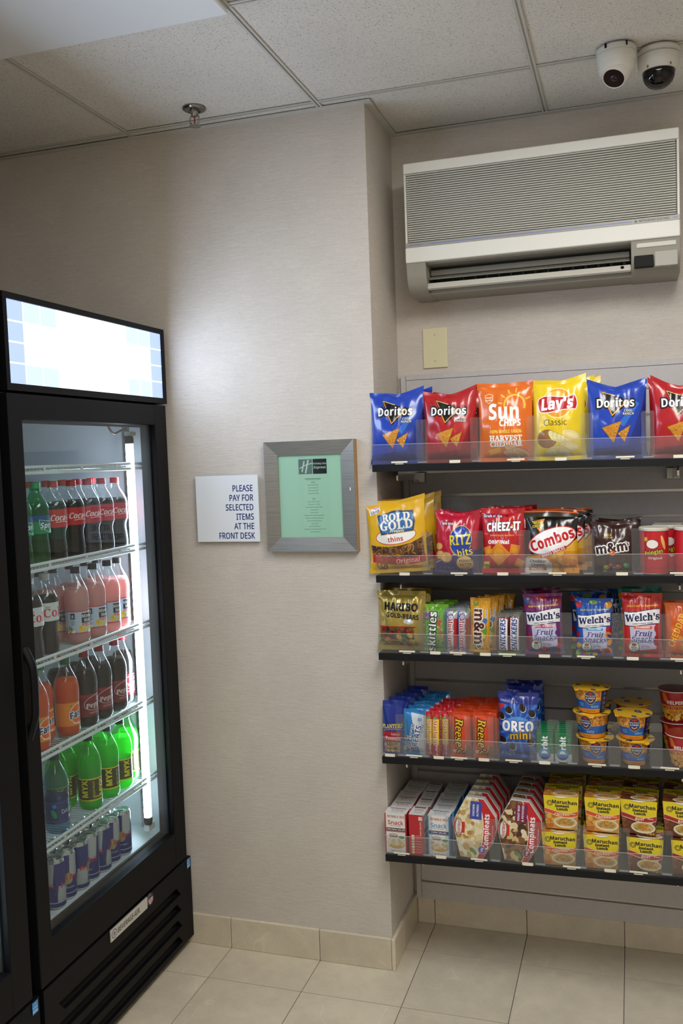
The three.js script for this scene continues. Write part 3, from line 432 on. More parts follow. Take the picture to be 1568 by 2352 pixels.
function drink(o) { // o: profile, shell colour, liquid colour + translucency, fill height, label band [y0, y1], label texture, cap colour
  const pr = bottleGeo(o.profile), shell = new THREE.MeshPhysicalMaterial({ color: o.shell ?? 0xfafcfc, roughness: 0.03, transmission: 1, thickness: 0, ior: 1.5 });
  const top = o.fill * MM, liq = []; for (let i = 0; i < pr.length; i++) { const [r, y] = pr[i]; if (y <= top) liq.push([Math.max(0, r - 0.0009), y + (y < 0.004 ? 0.001 : 0)]); else { const [r0, y0] = pr[i - 1]; liq.push([r0 + (r - r0) * (top - y0) / (y - y0) - 0.0009, top]); break; } } liq.push([0, top]);
  const liquid = new THREE.MeshPhysicalMaterial({ color: o.liquid, roughness: o.clearLiquid ? 0.04 : 0.6, transmission: o.through ?? 0, thickness: 0, specularIntensity: 0.3 });
  const seg = 44, shg = lathe(pr, seg), lg = lathe(liq, seg);
  const [y0, y1] = o.band, rr = Math.max(...pr.filter(([, y]) => y >= y0 * MM - 1e-6 && y <= y1 * MM + 1e-6).map(([r]) => r)) + 0.0004;
  const bg = lathe([[rr, y0 * MM], [rr, y1 * MM]], 48), bm = new THREE.MeshPhysicalMaterial({ map: o.label, roughness: 0.3, clearcoat: 0.3, side: THREE.DoubleSide });
  const cm = mat(o.cap, 0.4);
  return (label, group, pos, turn) => {
    const g = thing(o.name ?? 'soda_bottle', label, 'bottle', pos, group); g.rotation.y = turn; g.scale.set(0.985, 0.928, 0.985);
    part(g, 'bottle_wall', shg, shell); part(g, 'liquid', lg, liquid); part(g, 'label_band', bg, bm); part(g, 'cap', capGeo, cm); part(g, 'neck_ring', neckGeo, shell); return g;
  };
}
const band = (h, draw) => face(224, h, draw, 2.6); // unrolled label, 224 mm round, the middle of the front at 56 mm
const cola = drink({ profile: CONTOUR, liquid: 0x150a08, fill: 168, band: [99, 152], cap: 0xc8202a, label: band(53, (c) => { rect(c, 0, 0, 224, 53, '#cf1f2c'); for (const x of [56, 168]) { txt(c, 'Coca-Cola', x, 25, 24, '#ffffff', { font: 'serif', skew: -0.28, sx: 0.82 }); line(c, [[x - 34, 38], [x - 10, 36], [x + 12, 39], [x + 32, 36]], '#ffffff', 1.6); } }) });
const lime = drink({ profile: CONTOUR, shell: 0x7fd6a0, liquid: 0xa8eec4, through: 0.9, clearLiquid: true, fill: 178, band: [88, 140], cap: 0x2c9a58, label: band(52, (c) => { rect(c, 0, 0, 224, 52, '#1c8a4e'); rect(c, 0, 0, 224, 17, '#24458a'); for (const x of [56, 168]) { ell(c, x + 20, 13, 10, 8, '#e8d43a'); ell(c, x + 24, 15, 5, 5, '#6fc24a'); poly(c, [[x - 32, 12], [x + 4, 18], [x + 34, 12], [x + 28, 38], [x - 2, 48], [x - 30, 38]], null, '#ffffff', 1); txt(c, 'Sprite', x, 28, 21, '#ffffff', { skew: -0.2, stroke: '#1b3f86', sw: 3 }); } }) });
const diet = drink({ profile: CONTOUR, liquid: 0x150b09, fill: 170, band: [99, 152], cap: 0xd8dadb, label: band(53, (c) => { rect(c, 0, 0, 224, 53, '#d9dcdc'); for (const x of [56, 168]) { txt(c, 'diet', x - 22, 12, 8, '#20201f', { w: '' }); txt(c, 'Coke', x + 6, 29, 34, '#cf2430', { font: 'serif' }); } }) });
const pink = drink({ name: 'lemonade_bottle', profile: RIBBED, liquid: 0xf9c0ba, through: 0.5, fill: 172, band: [34, 104], cap: 0x201d1e, label: band(70, (c) => { rect(c, 0, 0, 224, 70, '#c6d3ea'); rect(c, 0, 0, 224, 3.4, '#e0506a'); rect(c, 0, 66, 224, 4, '#e0506a'); bits(c, 0, 46, 224, 20, 90, ['#f2d232', '#f6e36a', '#e9b92a', '#5d9a4a', '#ffffff'], 3, 7, 3); for (const x of [62, 174]) { rect(c, x - 21, 8, 46, 30, '#16181b'); txt(c, 'Minute', x + 2, 17, 13, '#ffffff', { font: 'serif' }); txt(c, 'Maid', x + 2, 30, 13, '#ffffff', { font: 'serif' }); rect(c, x - 20, 40, 44, 6.5, '#d92a58'); txt(c, 'PINK LEMONADE', x + 2, 43.4, 5, '#fff'); } for (const x of [14, 126]) { rect(c, x - 7, 7, 14, 18, '#3a3d44'); txt(c, '0', x, 17, 12, '#ffffff'); for (let k = 0; k < 6; k++) rect(c, x - 6, 29 + k * 3, 12, 0.8, '#5a6478'); } }) });
const orange = drink({ profile: RIBBED, liquid: 0xfa6a20, through: 0.45, fill: 172, band: [34, 104], cap: 0x1f7a3c, label: band(70, (c) => { rect(c, 0, 0, 224, 70, '#f08a26'); for (const x of [62, 174]) { ell(c, x, 36, 30, 30, '#f06a1a', '#e8ecf2', 2); ell(c, x + 16, 10, 14, 5, '#3f9a3c', null, 0, -0.5); ell(c, x - 26, 10, 5, 3, '#5aae3e'); txt(c, 'Fanta', x, 35, 27, '#1f2c66', { stroke: '#ffffff', sw: 5, skew: -0.1, rot: -0.16, sx: 0.86, fat: 1.2 }); txt(c, 'ORANGE SODA', x, 63, 6, '#fff4e0'); } }) });
const pepper = drink({ profile: RIBBED, liquid: 0x160907, fill: 176, band: [34, 104], cap: 0xb3242e, label: band(70, (c) => { rect(c, 0, 0, 224, 70, '#7c1424'); rect(c, 0, 0, 224, 10, '#96192b'); for (const x of [62, 174]) { ell(c, x, 27, 43, 23, null, '#d8d4d2', 1.6, -0.15); txt(c, 'Dr', x + 12, 17, 17, '#ece8e6', { font: 'serif', skew: -0.2 }); txt(c, 'Pepper', x - 2, 32, 20, '#ece8e6', { font: 'serif', skew: -0.2, rot: -0.12 }); rect(c, x - 28, 56, 56, 1.6, '#c9a7a9'); txt(c, 'AUTHENTIC BLEND OF 23 FLAVORS', x, 60, 3.4, '#d9bcbd'); } }) });
const citrus = drink({ profile: RIBBED, shell: 0xb4f4bc, liquid: 0x52f04a, through: 0.65, fill: 174, band: [34, 104], cap: 0x19201c, label: band(70, (c) => { rect(c, 0, 0, 224, 70, '#3b3a18'); rect(c, 0, 0, 224, 4, '#e8dc2c'); rect(c, 0, 66, 224, 4, '#e8dc2c'); const r = rng(9); for (let k = 0; k < 70; k++) { const x = r() * 224, y = 6 + r() * 58; line(c, [[x, y], [x + 10 * (r() - 0.5), y + 10 * (r() - 0.5)]], ['#6b6a2a', '#8c8836', '#54604a'][k % 3], 1.4); } for (const x of [30, 86, 142, 198]) { txt(c, 'MYX', x, 33, 26, '#e6da2a', { rot: -1.57, sx: 1.0, fat: 1.2 }); } for (const x of [58, 170]) { txt(c, 'MELLO YELLO', x, 35, 8, '#d8cf3a', { rot: -1.57 }); txt(c, '20oz', x + 12, 58, 9, '#e6da2a'); } }) });
const water = drink({ name: 'water_bottle', profile: RIBBED, shell: 0xd6e8f4, liquid: 0xdfeef6, through: 0.95, clearLiquid: true, fill: 176, band: [34, 104], cap: 0x1d4f52, label: band(70, (c) => { rect(c, 0, 0, 224, 70, '#20356e'); rect(c, 0, 8, 224, 1, '#5c7ab4'); rect(c, 0, 62, 224, 1, '#5c7ab4'); for (const x of [62, 174]) { txt(c, 'DASANI', x + 6, 36, 16, '#e2e8f2', { w: '', sx: 1.05 }); ell(c, x - 44, 40, 7, 14, '#2f9a68', null, 0, -0.4); ell(c, x - 42, 18, 6, 6, '#4f86e6'); rect(c, x + 2, 50, 8, 9, '#d7dde6'); } }) });

const FRONT = FX - 0.111; // depth of the front row of bottles
function row(make, level, list, noun, group, turn0) {
  list.forEach(([z, dx, label, turn], k) => make(label, group, [FRONT - (dx ?? 0), level, z], (turn ?? turn0 ?? 0)));
}
const L1 = SHELF_LEVELS[1] - 0.0045, L2 = SHELF_LEVELS[2] - 0.0045, L3 = SHELF_LEVELS[3] - 0.0045, L4 = SHELF_LEVELS[4] - 0.0045;
row(lime, L1, [[0.639, 0.0, 'green lime soda bottle at the far left of the cola shelf'], [0.566, 0.0, 'green lime soda bottle next to the cola bottles'], [0.605, 0.08, 'green lime soda bottle standing behind the other two']], '', 'lime soda bottles', 0.15);
row(cola, L1, [[0.489, 0, 'cola bottle with red cap beside the green lime soda'], [0.403, 0, 'second cola bottle from the green lime soda'], [0.322, 0, 'third cola bottle from the green lime soda'], [0.25, 0, 'fourth cola bottle from the green lime soda'], [0.176, 0, 'cola bottle nearest the light tube'],
  [0.489, 0.076, 'back row cola bottle nearest the green lime soda'], [0.41, 0.076, 'second cola bottle in the back row'], [0.333, 0.076, 'third cola bottle in the back row'], [0.26, 0.076, 'fourth cola bottle in the back row'], [0.186, 0.076, 'back row cola bottle nearest the light tube']], '', 'cola bottles', 0.12);
row(diet, L2, [[0.622, -0.004, 'diet cola bottle with white label cut off by the door frame'], [0.541, 0.006, 'diet cola bottle with white label left of the lemonade']], '', 'diet cola bottles', -0.15);
row(pink, L2, [[0.478, 0.066, 'pink lemonade bottle set back beside the diet cola'], [0.405, 0, 'front pink lemonade bottle nearest the diet cola'], [0.318, 0, 'second pink lemonade bottle from the diet cola'], [0.241, 0, 'third pink lemonade bottle from the diet cola'], [0.171, 0.009, 'pink lemonade bottle nearest the light tube'],
  [0.4, 0.078, 'back row pink lemonade bottle nearest the diet cola'], [0.318, 0.078, 'middle pink lemonade bottle in the back row'], [0.241, 0.078, 'third pink lemonade bottle in the back row'], [0.165, 0.086, 'back row pink lemonade bottle nearest the light tube']], '', 'pink lemonade bottles', -0.22);
row(orange, L3, [[0.622, -0.006, 'orange soda bottle at the far left, half hidden by the door frame'], [0.553, 0.03, 'orange soda bottle standing between two others, set back'], [0.477, 0, 'orange soda bottle with green cap beside the dark soda']], '', 'orange soda bottles', -0.1);
row(pepper, L3, [[0.386, 0, 'dark cherry cola bottle beside the orange soda'], [0.308, 0, 'second dark cherry cola bottle from the orange soda', -0.25], [0.226, 0, 'third dark cherry cola bottle from the orange soda'], [0.148, 0.02, 'dark cherry cola bottle nearest the light tube'],
  [0.4, 0.078, 'back row dark cherry cola bottle nearest the orange soda'], [0.32, 0.078, 'second dark cherry cola bottle in the back row'], [0.243, 0.078, 'third dark cherry cola bottle in the back row']], '', 'dark cherry cola bottles', -0.12);
row(water, L4, [[0.553, -0.004, 'clear water bottle with dark blue label']], '', undefined, -0.15);
row(citrus, L4, [[0.472, 0.05, 'bright green citrus soda bottle set back beside the water'], [0.387, 0, 'bright green citrus soda bottle nearest the water bottle', -0.75], [0.293, 0, 'second bright green citrus soda bottle from the water bottle', -0.2], [0.219, 0, 'third bright green citrus soda bottle from the water bottle', 0.25], [0.148, 0.017, 'bright green citrus soda bottle nearest the light tube', 0.5],
  [0.39, 0.08, 'back row bright green citrus soda bottle nearest the water'], [0.3, 0.08, 'second bright green citrus soda bottle in the back row'], [0.22, 0.08, 'third bright green citrus soda bottle in the back row']], '', 'citrus soda bottles', 0);

// energy drink cans on the cooler floor
{
  const print = face(167, 120, (c) => { rect(c, 0, 0, 167, 120, '#2a3180'); const S = '#b9bcc0';
    for (const x of [0, 83.5]) { poly(c, [[x + 46, 0], [x + 78, 0], [x + 72, 62], [x + 44, 62]], S); poly(c, [[x + 4, 62], [x + 38, 62], [x + 33, 106], [x - 2, 106]], S); ell(c, x + 42, 66, 12, 16, '#b79a6a'); txt(c, 'Red Bull', x + 42, 62, 19, '#c2202e', { font: 'serif', sx: 0.84 }); txt(c, 'ENERGY DRINK', x + 42, 92, 4.6, '#d9dbe2'); }
    rect(c, 0, 106, 167, 3, S); }, 2.6);
  const pm = new THREE.MeshPhysicalMaterial({ map: print, roughness: 0.35, metalness: 0.15, clearcoat: 0.3 }), al = mat(0xd5d8da, 0.22, { metalness: 1 });
  const wall = lathe([[0.0265, 0.0075], [0.0265, 0.125]], 40), base = lathe([[0, 0.004], [0.018, 0.003], [0.0195, 0], [0.0215, 0.0005], [0.0265, 0.0075]], 40), topg = lathe([[0.0265, 0.125], [0.0245, 0.1305], [0.0236, 0.1325], [0.024, 0.135], [0.0225, 0.1355], [0.0215, 0.1315], [0.02, 0.131], [0, 0.1318]], 40);
  const tab = merge([bx(-0.0045, 0.0045, 0.1325, 0.134, -0.011, 0.007, 0.0007)]);
  const can = (label, x, z, turn) => { const g = thing('drink_can', label, 'can', [x, COOLER_FLOOR + 0.0008, z], 'energy drink cans'); g.rotation.y = turn; part(g, 'printed_wall', wall, pm); part(g, 'base', base, al); part(g, 'lid', topg, al); part(g, 'pull_tab', tab, al, null, [0, 0, 0]); };
  const ord = ['first', 'second', 'third', 'fourth', 'fifth', 'sixth', 'seventh'], zs = [0.6, 0.545, 0.489, 0.432, 0.377, 0.32, 0.262], tn = [1.0, -0.9, 0.35, 2.2, 1.3, -1.0, 2.5];
  zs.forEach((z, k) => can(ord[k] + ' blue and silver can from the left in the front row', -0.764 - (k % 2) * 0.004, z, tn[k] * 0.8));
  zs.forEach((z, k) => can(ord[k] + ' blue and silver can from the left in the back row', -0.823, z + 0.012, k * 1.7));
}
// ---------- bags, boxes and cups on the shelves ----------
const clamp01 = (t) => Math.max(0, Math.min(1, t)), smooth = (a, b, t) => { t = clamp01((t - a) / (b - a)); return t * t * (3 - 2 * t); };
// a pillow bag standing on its lower seal: body, top seal and bottom seal as three geometries; front faces +z
function pillow(w, h, d, o = {}) {
  const { seed = 1, seal = 0.05, ear = [0, 0, 0], wr = 1, nx = 26, ny = 34, pinch = 0.06, low = 0.85, zig = 0 } = o, r = rng(seed * 77 + 5), ph = Array.from({ length: 10 }, () => r() * 6.28), dents = lattice(seed + 300, 5, 7), fine = lattice(seed + 400, 13, 9);
  const at = (u, v, s) => {
    const t = clamp01((v - seal) / (1 - 2 * seal)), prof = Math.pow(Math.sin(Math.PI * Math.pow(t, low)), 0.6), cu = Math.pow(Math.max(0, Math.sin(Math.PI * u)), 0.5);
    const end = prof * (1 - prof) * 4, lines = 0.5 * (Math.sin(u * 21 + ph[0] + 2 * v) + Math.sin(u * 37 + ph[1] - 3 * v));
    let T = d / 2 * prof * cu;
    T += wr * cu * (0.0028 * end * lines + prof * (0.0075 * (dents(u * 0.99, v * 0.99) - 0.5) + 0.0035 * (fine(u * 0.99, v * 0.99) - 0.5)));
    T = Math.max(T, 0.0004 + 0.0004 * s);
    const x = (u - 0.5) * w * (1 - pinch * Math.sqrt(prof));
    let y = v * h; const e = u < 0.5 ? ear[0] * Math.pow(1 - 2 * u, 1.6) + ear[1] * (1 - Math.abs(1 - 2 * u)) : ear[2] * Math.pow(2 * u - 1, 1.6) + ear[1] * (1 - Math.abs(1 - 2 * u)); y += smooth(0.8, 1, v) * e;
    if (zig && (v > 0.999 || v < 0.001)) y += (Math.round(u * nx) % 2 ? 1 : -1) * zig;
    const bend = smooth(0.86, 1, v) * (0.006 * Math.sin(u * 5 + ph[2]) + 0.003 * Math.sin(u * 13 + ph[3])) * wr - smooth(0.9, 1, 1 - v) * (0.003 * Math.sin(u * 6 + ph[4])) * wr * 0.5;
    return [x, y, s * T + bend];
  };
  const build = (v0, v1, rows) => {
    const pos = [], uv = [], idx = [];
    for (const s of [1, -1]) { const b = pos.length / 3; for (let j = 0; j <= rows; j++) for (let i = 0; i <= nx; i++) { const u = i / nx, v = v0 + (v1 - v0) * j / rows; pos.push(...at(u, v, s)); uv.push(u, v); }
      for (let j = 0; j < rows; j++) for (let i = 0; i < nx; i++) { const a = b + j * (nx + 1) + i, c = a + nx + 1; if (s > 0) idx.push(a, a + 1, c, a + 1, c + 1, c); else idx.push(a, c, a + 1, a + 1, c, c + 1); } }
    const g = new THREE.BufferGeometry(); g.setAttribute('position', new THREE.Float32BufferAttribute(pos, 3)); g.setAttribute('uv', new THREE.Float32BufferAttribute(uv, 2)); g.setIndex(idx); g.computeVertexNormals(); return g;
  };
  return { body: build(seal, 1 - seal, ny), top: build(1 - seal, 1, 3), bottom: build(0, seal, 3) };
}
const film = (map, o = {}) => new THREE.MeshPhysicalMaterial({ map, roughness: 0.3, clearcoat: 0.55, clearcoatRoughness: 0.12, side: THREE.DoubleSide, ...o });
const ORD = ['front', 'second', 'third', 'fourth', 'fifth', 'sixth', 'seventh', 'eighth'];
const TAGS = [], FENCE_Z = 0.0535;
// label of the k-th piece of a row: "front one" keeps its own description
const rowLabel = (desc, k) => (k ? ORD[k] + ' ' + desc.noun + ' from the front, behind the ' + desc.first : desc.label);
// a row of pillow bags going back from the fence. s: shelf, x, w, h, d, n, step
function bags(name, category, o, mtl) {
  const geos = [0, 1].map((k) => pillow(o.w, o.h, o.d, { ...o.shape, seed: (o.seed ?? 1) + k * 13 }));
  for (let k = 0; k < (o.n ?? 1); k++) {
    const G = geos[k % 2], x = o.x + (o.drift ?? 0) * k, z = (o.z ?? 0.012) - k * (o.step ?? 0.06);
    const g = thing(name, rowLabel(o, k), category, [x, shelfY(o.s, x) + (o.lift ?? 0.0005), z], o.n > 1 ? o.noun + ' row' : undefined);
    g.rotation.set(-(o.tilt ?? 0.06) + 0.02 * ((k * 7) % 3), (o.turn ?? 0) + (k ? 0.05 * (((k * 5) % 3) - 1) : 0), (o.roll ?? 0) + (k ? 0.02 * (((k * 4) % 3) - 1) : 0) , 'XYZ');
    part(g, 'pouch', G.body, mtl); part(g, 'top_seal', G.top, mtl); part(g, 'bottom_seal', G.bottom, mtl);
  }
}
const streak = (c, w, h, col, col2, seed) => { rect(c, 0, 0, w, h, col); };
const crimp = (c, w, y0, y1, col) => { for (let y = y0; y < y1; y += 1.4) rect(c, 0, y, w, 0.5, col); };

// --- top shelf ---
function chipFace(base, dark, lines, seed, spark) {
  return face(164, 218, (c, w, h) => {
    rect(c, 0, 0, w, h, base); poly(c, [[100, 218], [164, 60], [164, 110], [140, 218]], dark); poly(c, [[0, 190], [164, 176], [164, 218], [0, 218]], dark);
    poly(c, [[90, 120], [140, 60], [150, 66], [105, 130]], spark);
    poly(c, [[38, 22], [86, 44], [122, 60], [72, 104], [56, 72]], '#0b0b0d'); line(c, [[42, 27], [80, 42]], '#f7d98a', 2.4); line(c, [[42, 27], [52, 50]], '#f09a2a', 2.2);
    txt(c, 'Doritos', 80, 62, 35, '#ffffff', { stroke: '#0b0b0d', sw: 9, sx: 0.92, w: 'bold ' });
    line(c, [[60, 74], [71, 98]], '#f3a12c', 3.4); line(c, [[71, 98], [114, 58]], '#f08a1e', 3); line(c, [[72, 97], [108, 64]], '#fbe6a0', 1.1);
    lines.forEach((s, i) => txt(c, s, 118, 85 + i * 9, 9.6, '#f4f4f4', { stroke: 'rgba(10,10,16,0.8)', sw: 2, skew: -0.12, align: 'center' }));
    const chip = (p, s) => { poly(c, p, '#d9922c', '#8a4c14', 1.2); clipped(c, () => p.forEach(([x, y], i) => (i ? c.lineTo(x, y) : c.moveTo(x, y))), () => { const xs = p.map((q) => q[0]), ys = p.map((q) => q[1]), x0 = Math.min(...xs), y0 = Math.min(...ys); bits(c, x0, y0, Math.max(...xs) - x0, Math.max(...ys) - y0, 90, ['#c2701c', '#e8b24a', '#a9561a', '#efc565'], 0.7, 2, s); }); };
    chip([[40, 131], [98, 114], [74, 174]], seed); chip([[86, 148], [124, 126], [106, 173]], seed + 1);
  });
}
const ranch = film(chipFace('#1f44b4', '#19338c', ['COOL', 'RANCH'], 3, '#2f74d8')), nacho = film(chipFace('#b81b22', '#8e1219', ['NACHO', 'CHEESE'], 8, '#c93030'));
const sunny = film(face(163, 224, (c, w, h) => {
  rect(c, 0, 0, w, h, '#e8711c'); c.beginPath(); c.arc(112, 68, 30, 3.0, 6.6); c.strokeStyle = '#f8c53a'; c.lineWidth = 6; c.stroke(); for (let k = 0; k < 6; k++) { const a = 3.3 + k * 0.5; line(c, [[112 + Math.cos(a) * 38, 68 + Math.sin(a) * 38], [112 + Math.cos(a) * 49, 68 + Math.sin(a) * 49]], '#f8c53a', 4.4); }
  poly(c, [[22, 36], [34, 32], [46, 36], [45, 52], [34, 60], [23, 52]], '#e8711c', '#ffe9c8', 1.6); txt(c, "Heart", 34, 42, 7, '#fff'); txt(c, 'Healthy', 34, 50, 6.4, '#fff');
  txt(c, 'Sun', 80, 84, 62, '#ffffff', { sx: 0.88, fat: 1.5 }); txt(c, 'CHIPS', 98, 117, 25, '#ffffff', { sx: 0.92, fat: 1.2 });
  txt(c, '-100% WHOLE GRAIN-', 84, 141, 13, '#ffe15a', { sx: 0.76 }); txt(c, 'HARVEST', 84, 159, 20, '#fff', { font: 'serif', sx: 1.02, fat: 1 }); txt(c, 'CHEDDAR', 84, 175, 19, '#fff', { font: 'serif', sx: 1.0, fat: 1 });
  poly(c, [[30, 192], [66, 184], [68, 198], [36, 206]], '#f0a81e'); for (const [x, y] of [[106, 192], [100, 206], [128, 200]]) { ell(c, x, y, 26, 10, '#e3b98a', '#9a5c2e', 1, 0.35); for (let k = -2; k < 3; k++) line(c, [[x - 18 + k * 3, y - 6 + k * 4], [x + 16 + k * 2, y + 5 + k * 3]], '#c08c58', 1.2); }
}));
const yellowChip = film(face(152, 228, (c, w, h) => {
  rect(c, 0, 0, w, h, '#f2d21e'); ell(c, 74, 68, 44, 44, '#fdf0b0'); ell(c, 74, 68, 41, 41, '#f0a628'); ell(c, 66, 62, 30, 28, '#f6c850');
  c.beginPath(); c.moveTo(18, 56); c.bezierCurveTo(50, 34, 90, 66, 122, 44); c.bezierCurveTo(132, 60, 134, 76, 126, 88); c.bezierCurveTo(90, 82, 60, 100, 24, 94); c.bezierCurveTo(14, 84, 13, 68, 18, 56); c.fillStyle = '#c41f26'; c.fill(); c.strokeStyle = '#ffffff'; c.lineWidth = 2.4; c.stroke();
  txt(c, "Lay's", 72, 70, 44, '#ffffff', { sx: 0.92, skew: -0.14, fat: 1.6, rot: -0.06 }); txt(c, 'Classic', 66, 124, 23, '#2c2412', { w: '' });
  ell(c, 42, 168, 30, 26, '#9a6b38'); for (let k = 0; k < 5; k++) ell(c, 58 + k * 12, 160 + k * 5, 9, 17, '#efe3a4', '#c9b35e', 1, -0.6);
  for (const [x, y, a] of [[112, 158, 0.3], [62, 202, -0.3], [106, 190, 0.1], [90, 206, 0.5]]) { ell(c, x, y, 28, 13, '#f0d98c', '#d3ac4a', 1, a); ell(c, x + 3, y + 2, 18, 6, '#f8e8ae', null, 0, a); }
}));
const chips = (o, m) => bags('chip_bag', 'chip bag', { s: 0, d: 0.062, step: 0.072, n: 2, ...o }, m);
chips({ x: 0.069, w: 0.162, h: 0.213, seed: 2, shape: { ear: [0.0, -0.008, 0.014] }, label: 'blue tortilla chip bag at the left end of the top shelf', noun: 'blue tortilla chip bag', first: 'leftmost one', drift: 0.012 }, ranch);
chips({ x: 0.2265, z: 0.008, w: 0.16, h: 0.207, seed: 3, shape: { ear: [0.004, -0.01, 0.016] }, label: 'red tortilla chip bag beside the leftmost blue one', noun: 'red tortilla chip bag', first: 'left red one', drift: 0.018 }, nacho);
chips({ x: 0.386, w: 0.158, h: 0.224, seed: 5, shape: { ear: [0, -0.002, 0.002] }, label: 'orange multigrain chip bag on the top shelf', noun: 'orange multigrain chip bag', first: 'orange one', drift: 0.008 }, sunny);
chips({ x: 0.5335, z: 0.008, w: 0.148, h: 0.226, seed: 6, shape: { ear: [0, -0.004, 0.014] }, label: 'yellow potato chip bag on the top shelf', noun: 'yellow potato chip bag', first: 'yellow one', drift: 0.02, n: 3 }, yellowChip);
chips({ x: 0.686, w: 0.154, h: 0.212, seed: 7, shape: { ear: [0.012, -0.016, 0.008] }, label: 'blue tortilla chip bag right of the yellow potato chips', noun: 'blue tortilla chip bag', first: 'right blue one', drift: 0.006 }, ranch);
chips({ x: 0.852, w: 0.152, h: 0.205, seed: 8, shape: { ear: [0.02, -0.012, 0.006] }, label: 'red tortilla chip bag cut off by the right edge', noun: 'red tortilla chip bag', first: 'right red one', drift: -0.006 }, nacho);

// --- second shelf ---
const pretzel = film(face(183, 226, (c, w, h) => {
  rect(c, 0, 0, w, h, '#e9b51c'); poly(c, [[8, 28], [44, 16], [46, 34], [12, 46]], '#ffffff'); txt(c, 'HUNGER', 27, 25, 8.5, '#c8242c', { rot: -0.3 }); txt(c, 'GRAB', 29, 35, 12, '#2a3f9a', { rot: -0.3 });
  clipped(c, (q) => { q.moveTo(8, 136); q.bezierCurveTo(50, 150, 130, 150, 176, 118); q.lineTo(176, 178); q.bezierCurveTo(120, 192, 60, 176, 10, 168); q.closePath(); }, () => { rect(c, 0, 90, w, 110, '#4a3420'); const r = rng(4); for (let k = 0; k < 46; k++) { const x = r() * w, y = 118 + r() * 66; c.beginPath(); c.ellipse(x, y, 11 + r() * 6, 6 + r() * 4, r() * 3, r() * 3, 4 + r() * 2.2); c.strokeStyle = ['#9a5f28', '#7c481c', '#b97c38'][k % 3]; c.lineWidth = 3.4; c.stroke(); } });
  ell(c, 92, 112, 64, 26, '#f6f2ea', '#c2202a', 2, -0.08); txt(c, 'thins', 92, 122, 20, '#c2202a', { rot: -0.06 });
  poly(c, [[36, 46], [70, 40], [84, 34], [104, 32], [120, 36], [150, 36], [156, 70], [150, 100], [100, 104], [46, 108], [38, 80]], '#1d3f78', '#b9923a', 2.4); poly(c, [[41, 51], [84, 40], [104, 38], [146, 42], [150, 70], [146, 95], [98, 99], [50, 102], [43, 78]], '#3f74ae');
  txt(c, 'ROLD', 96, 54, 31, '#fff8e6', { font: 'serif', rot: -0.05, fat: 1 }); txt(c, 'GOLD', 96, 80, 36, '#fff8e6', { font: 'serif', rot: -0.05, fat: 1 }); txt(c, 'Pretzels', 98, 98, 11, '#fff8e6', { skew: -0.3, font: 'serif' });
  c.beginPath(); c.moveTo(10, 166); c.bezierCurveTo(60, 178, 120, 192, 178, 172); c.lineTo(178, 196); c.bezierCurveTo(120, 208, 60, 200, 10, 190); c.closePath(); c.fillStyle = '#c4202a'; c.fill(); txt(c, 'Original', 124, 190, 19, '#fff0e0', { font: 'serif', skew: -0.25, w: '', rot: -0.05 });
  for (const [rx, ry, x, y] of [[14, 22, 40, 190], [18, 14, 58, 182], [10, 9, 46, 204]]) { c.beginPath(); c.ellipse(x, y, rx, ry, 0.4, 0, 6.3); c.strokeStyle = '#9c5e2a'; c.lineWidth = 4.6; c.stroke(); }
}));
const cracker = film(face(136, 184, (c, w, h) => {
  rect(c, 0, 0, w, h, '#c2203a'); poly(c, [[0, 150], [60, 126], [136, 112], [136, 184], [0, 184]], '#3a2c6e'); line(c, [[0, 154], [60, 128], [90, 120]], '#f0e6f2', 1.4);
  poly(c, [[18, 30], [60, 30], [60, 42], [18, 44]], '#8a1830'); txt(c, 'BIG BAG', 40, 37, 9, '#ffffff');
  ell(c, 82, 86, 34, 44, '#2646a8', '#e9d24a', 2.2, 0.1); txt(c, 'RITZ', 80, 84, 42, '#f6e23c', { rot: -0.08, stroke: '#2646a8', sw: 5, sx: 0.78 }); txt(c, 'bits', 96, 120, 28, '#f6e23c', { rot: -0.2, stroke: '#24328a', sw: 5 });
  for (const [x, y, a] of [[16, 130, 15], [38, 136, 18], [12, 104, 12]]) ell(c, x, y, a, a * 0.85, '#e0b06a', '#a8743a', 1.4); ell(c, 96, 152, 26, 22, '#d9a862'); ell(c, 96, 146, 22, 14, '#e8c48a'); txt(c, 'PEANUT', 98, 146, 11, '#3a2410', { rot: -0.1 }); txt(c, 'BUTTER', 98, 156, 10, '#3a2410', { rot: -0.1 }); for (let k = 0; k < 4; k++) rect(c, 14 + k * 13, 164, 10, 8, '#6a5c9a');
}), { roughness: 0.24 });
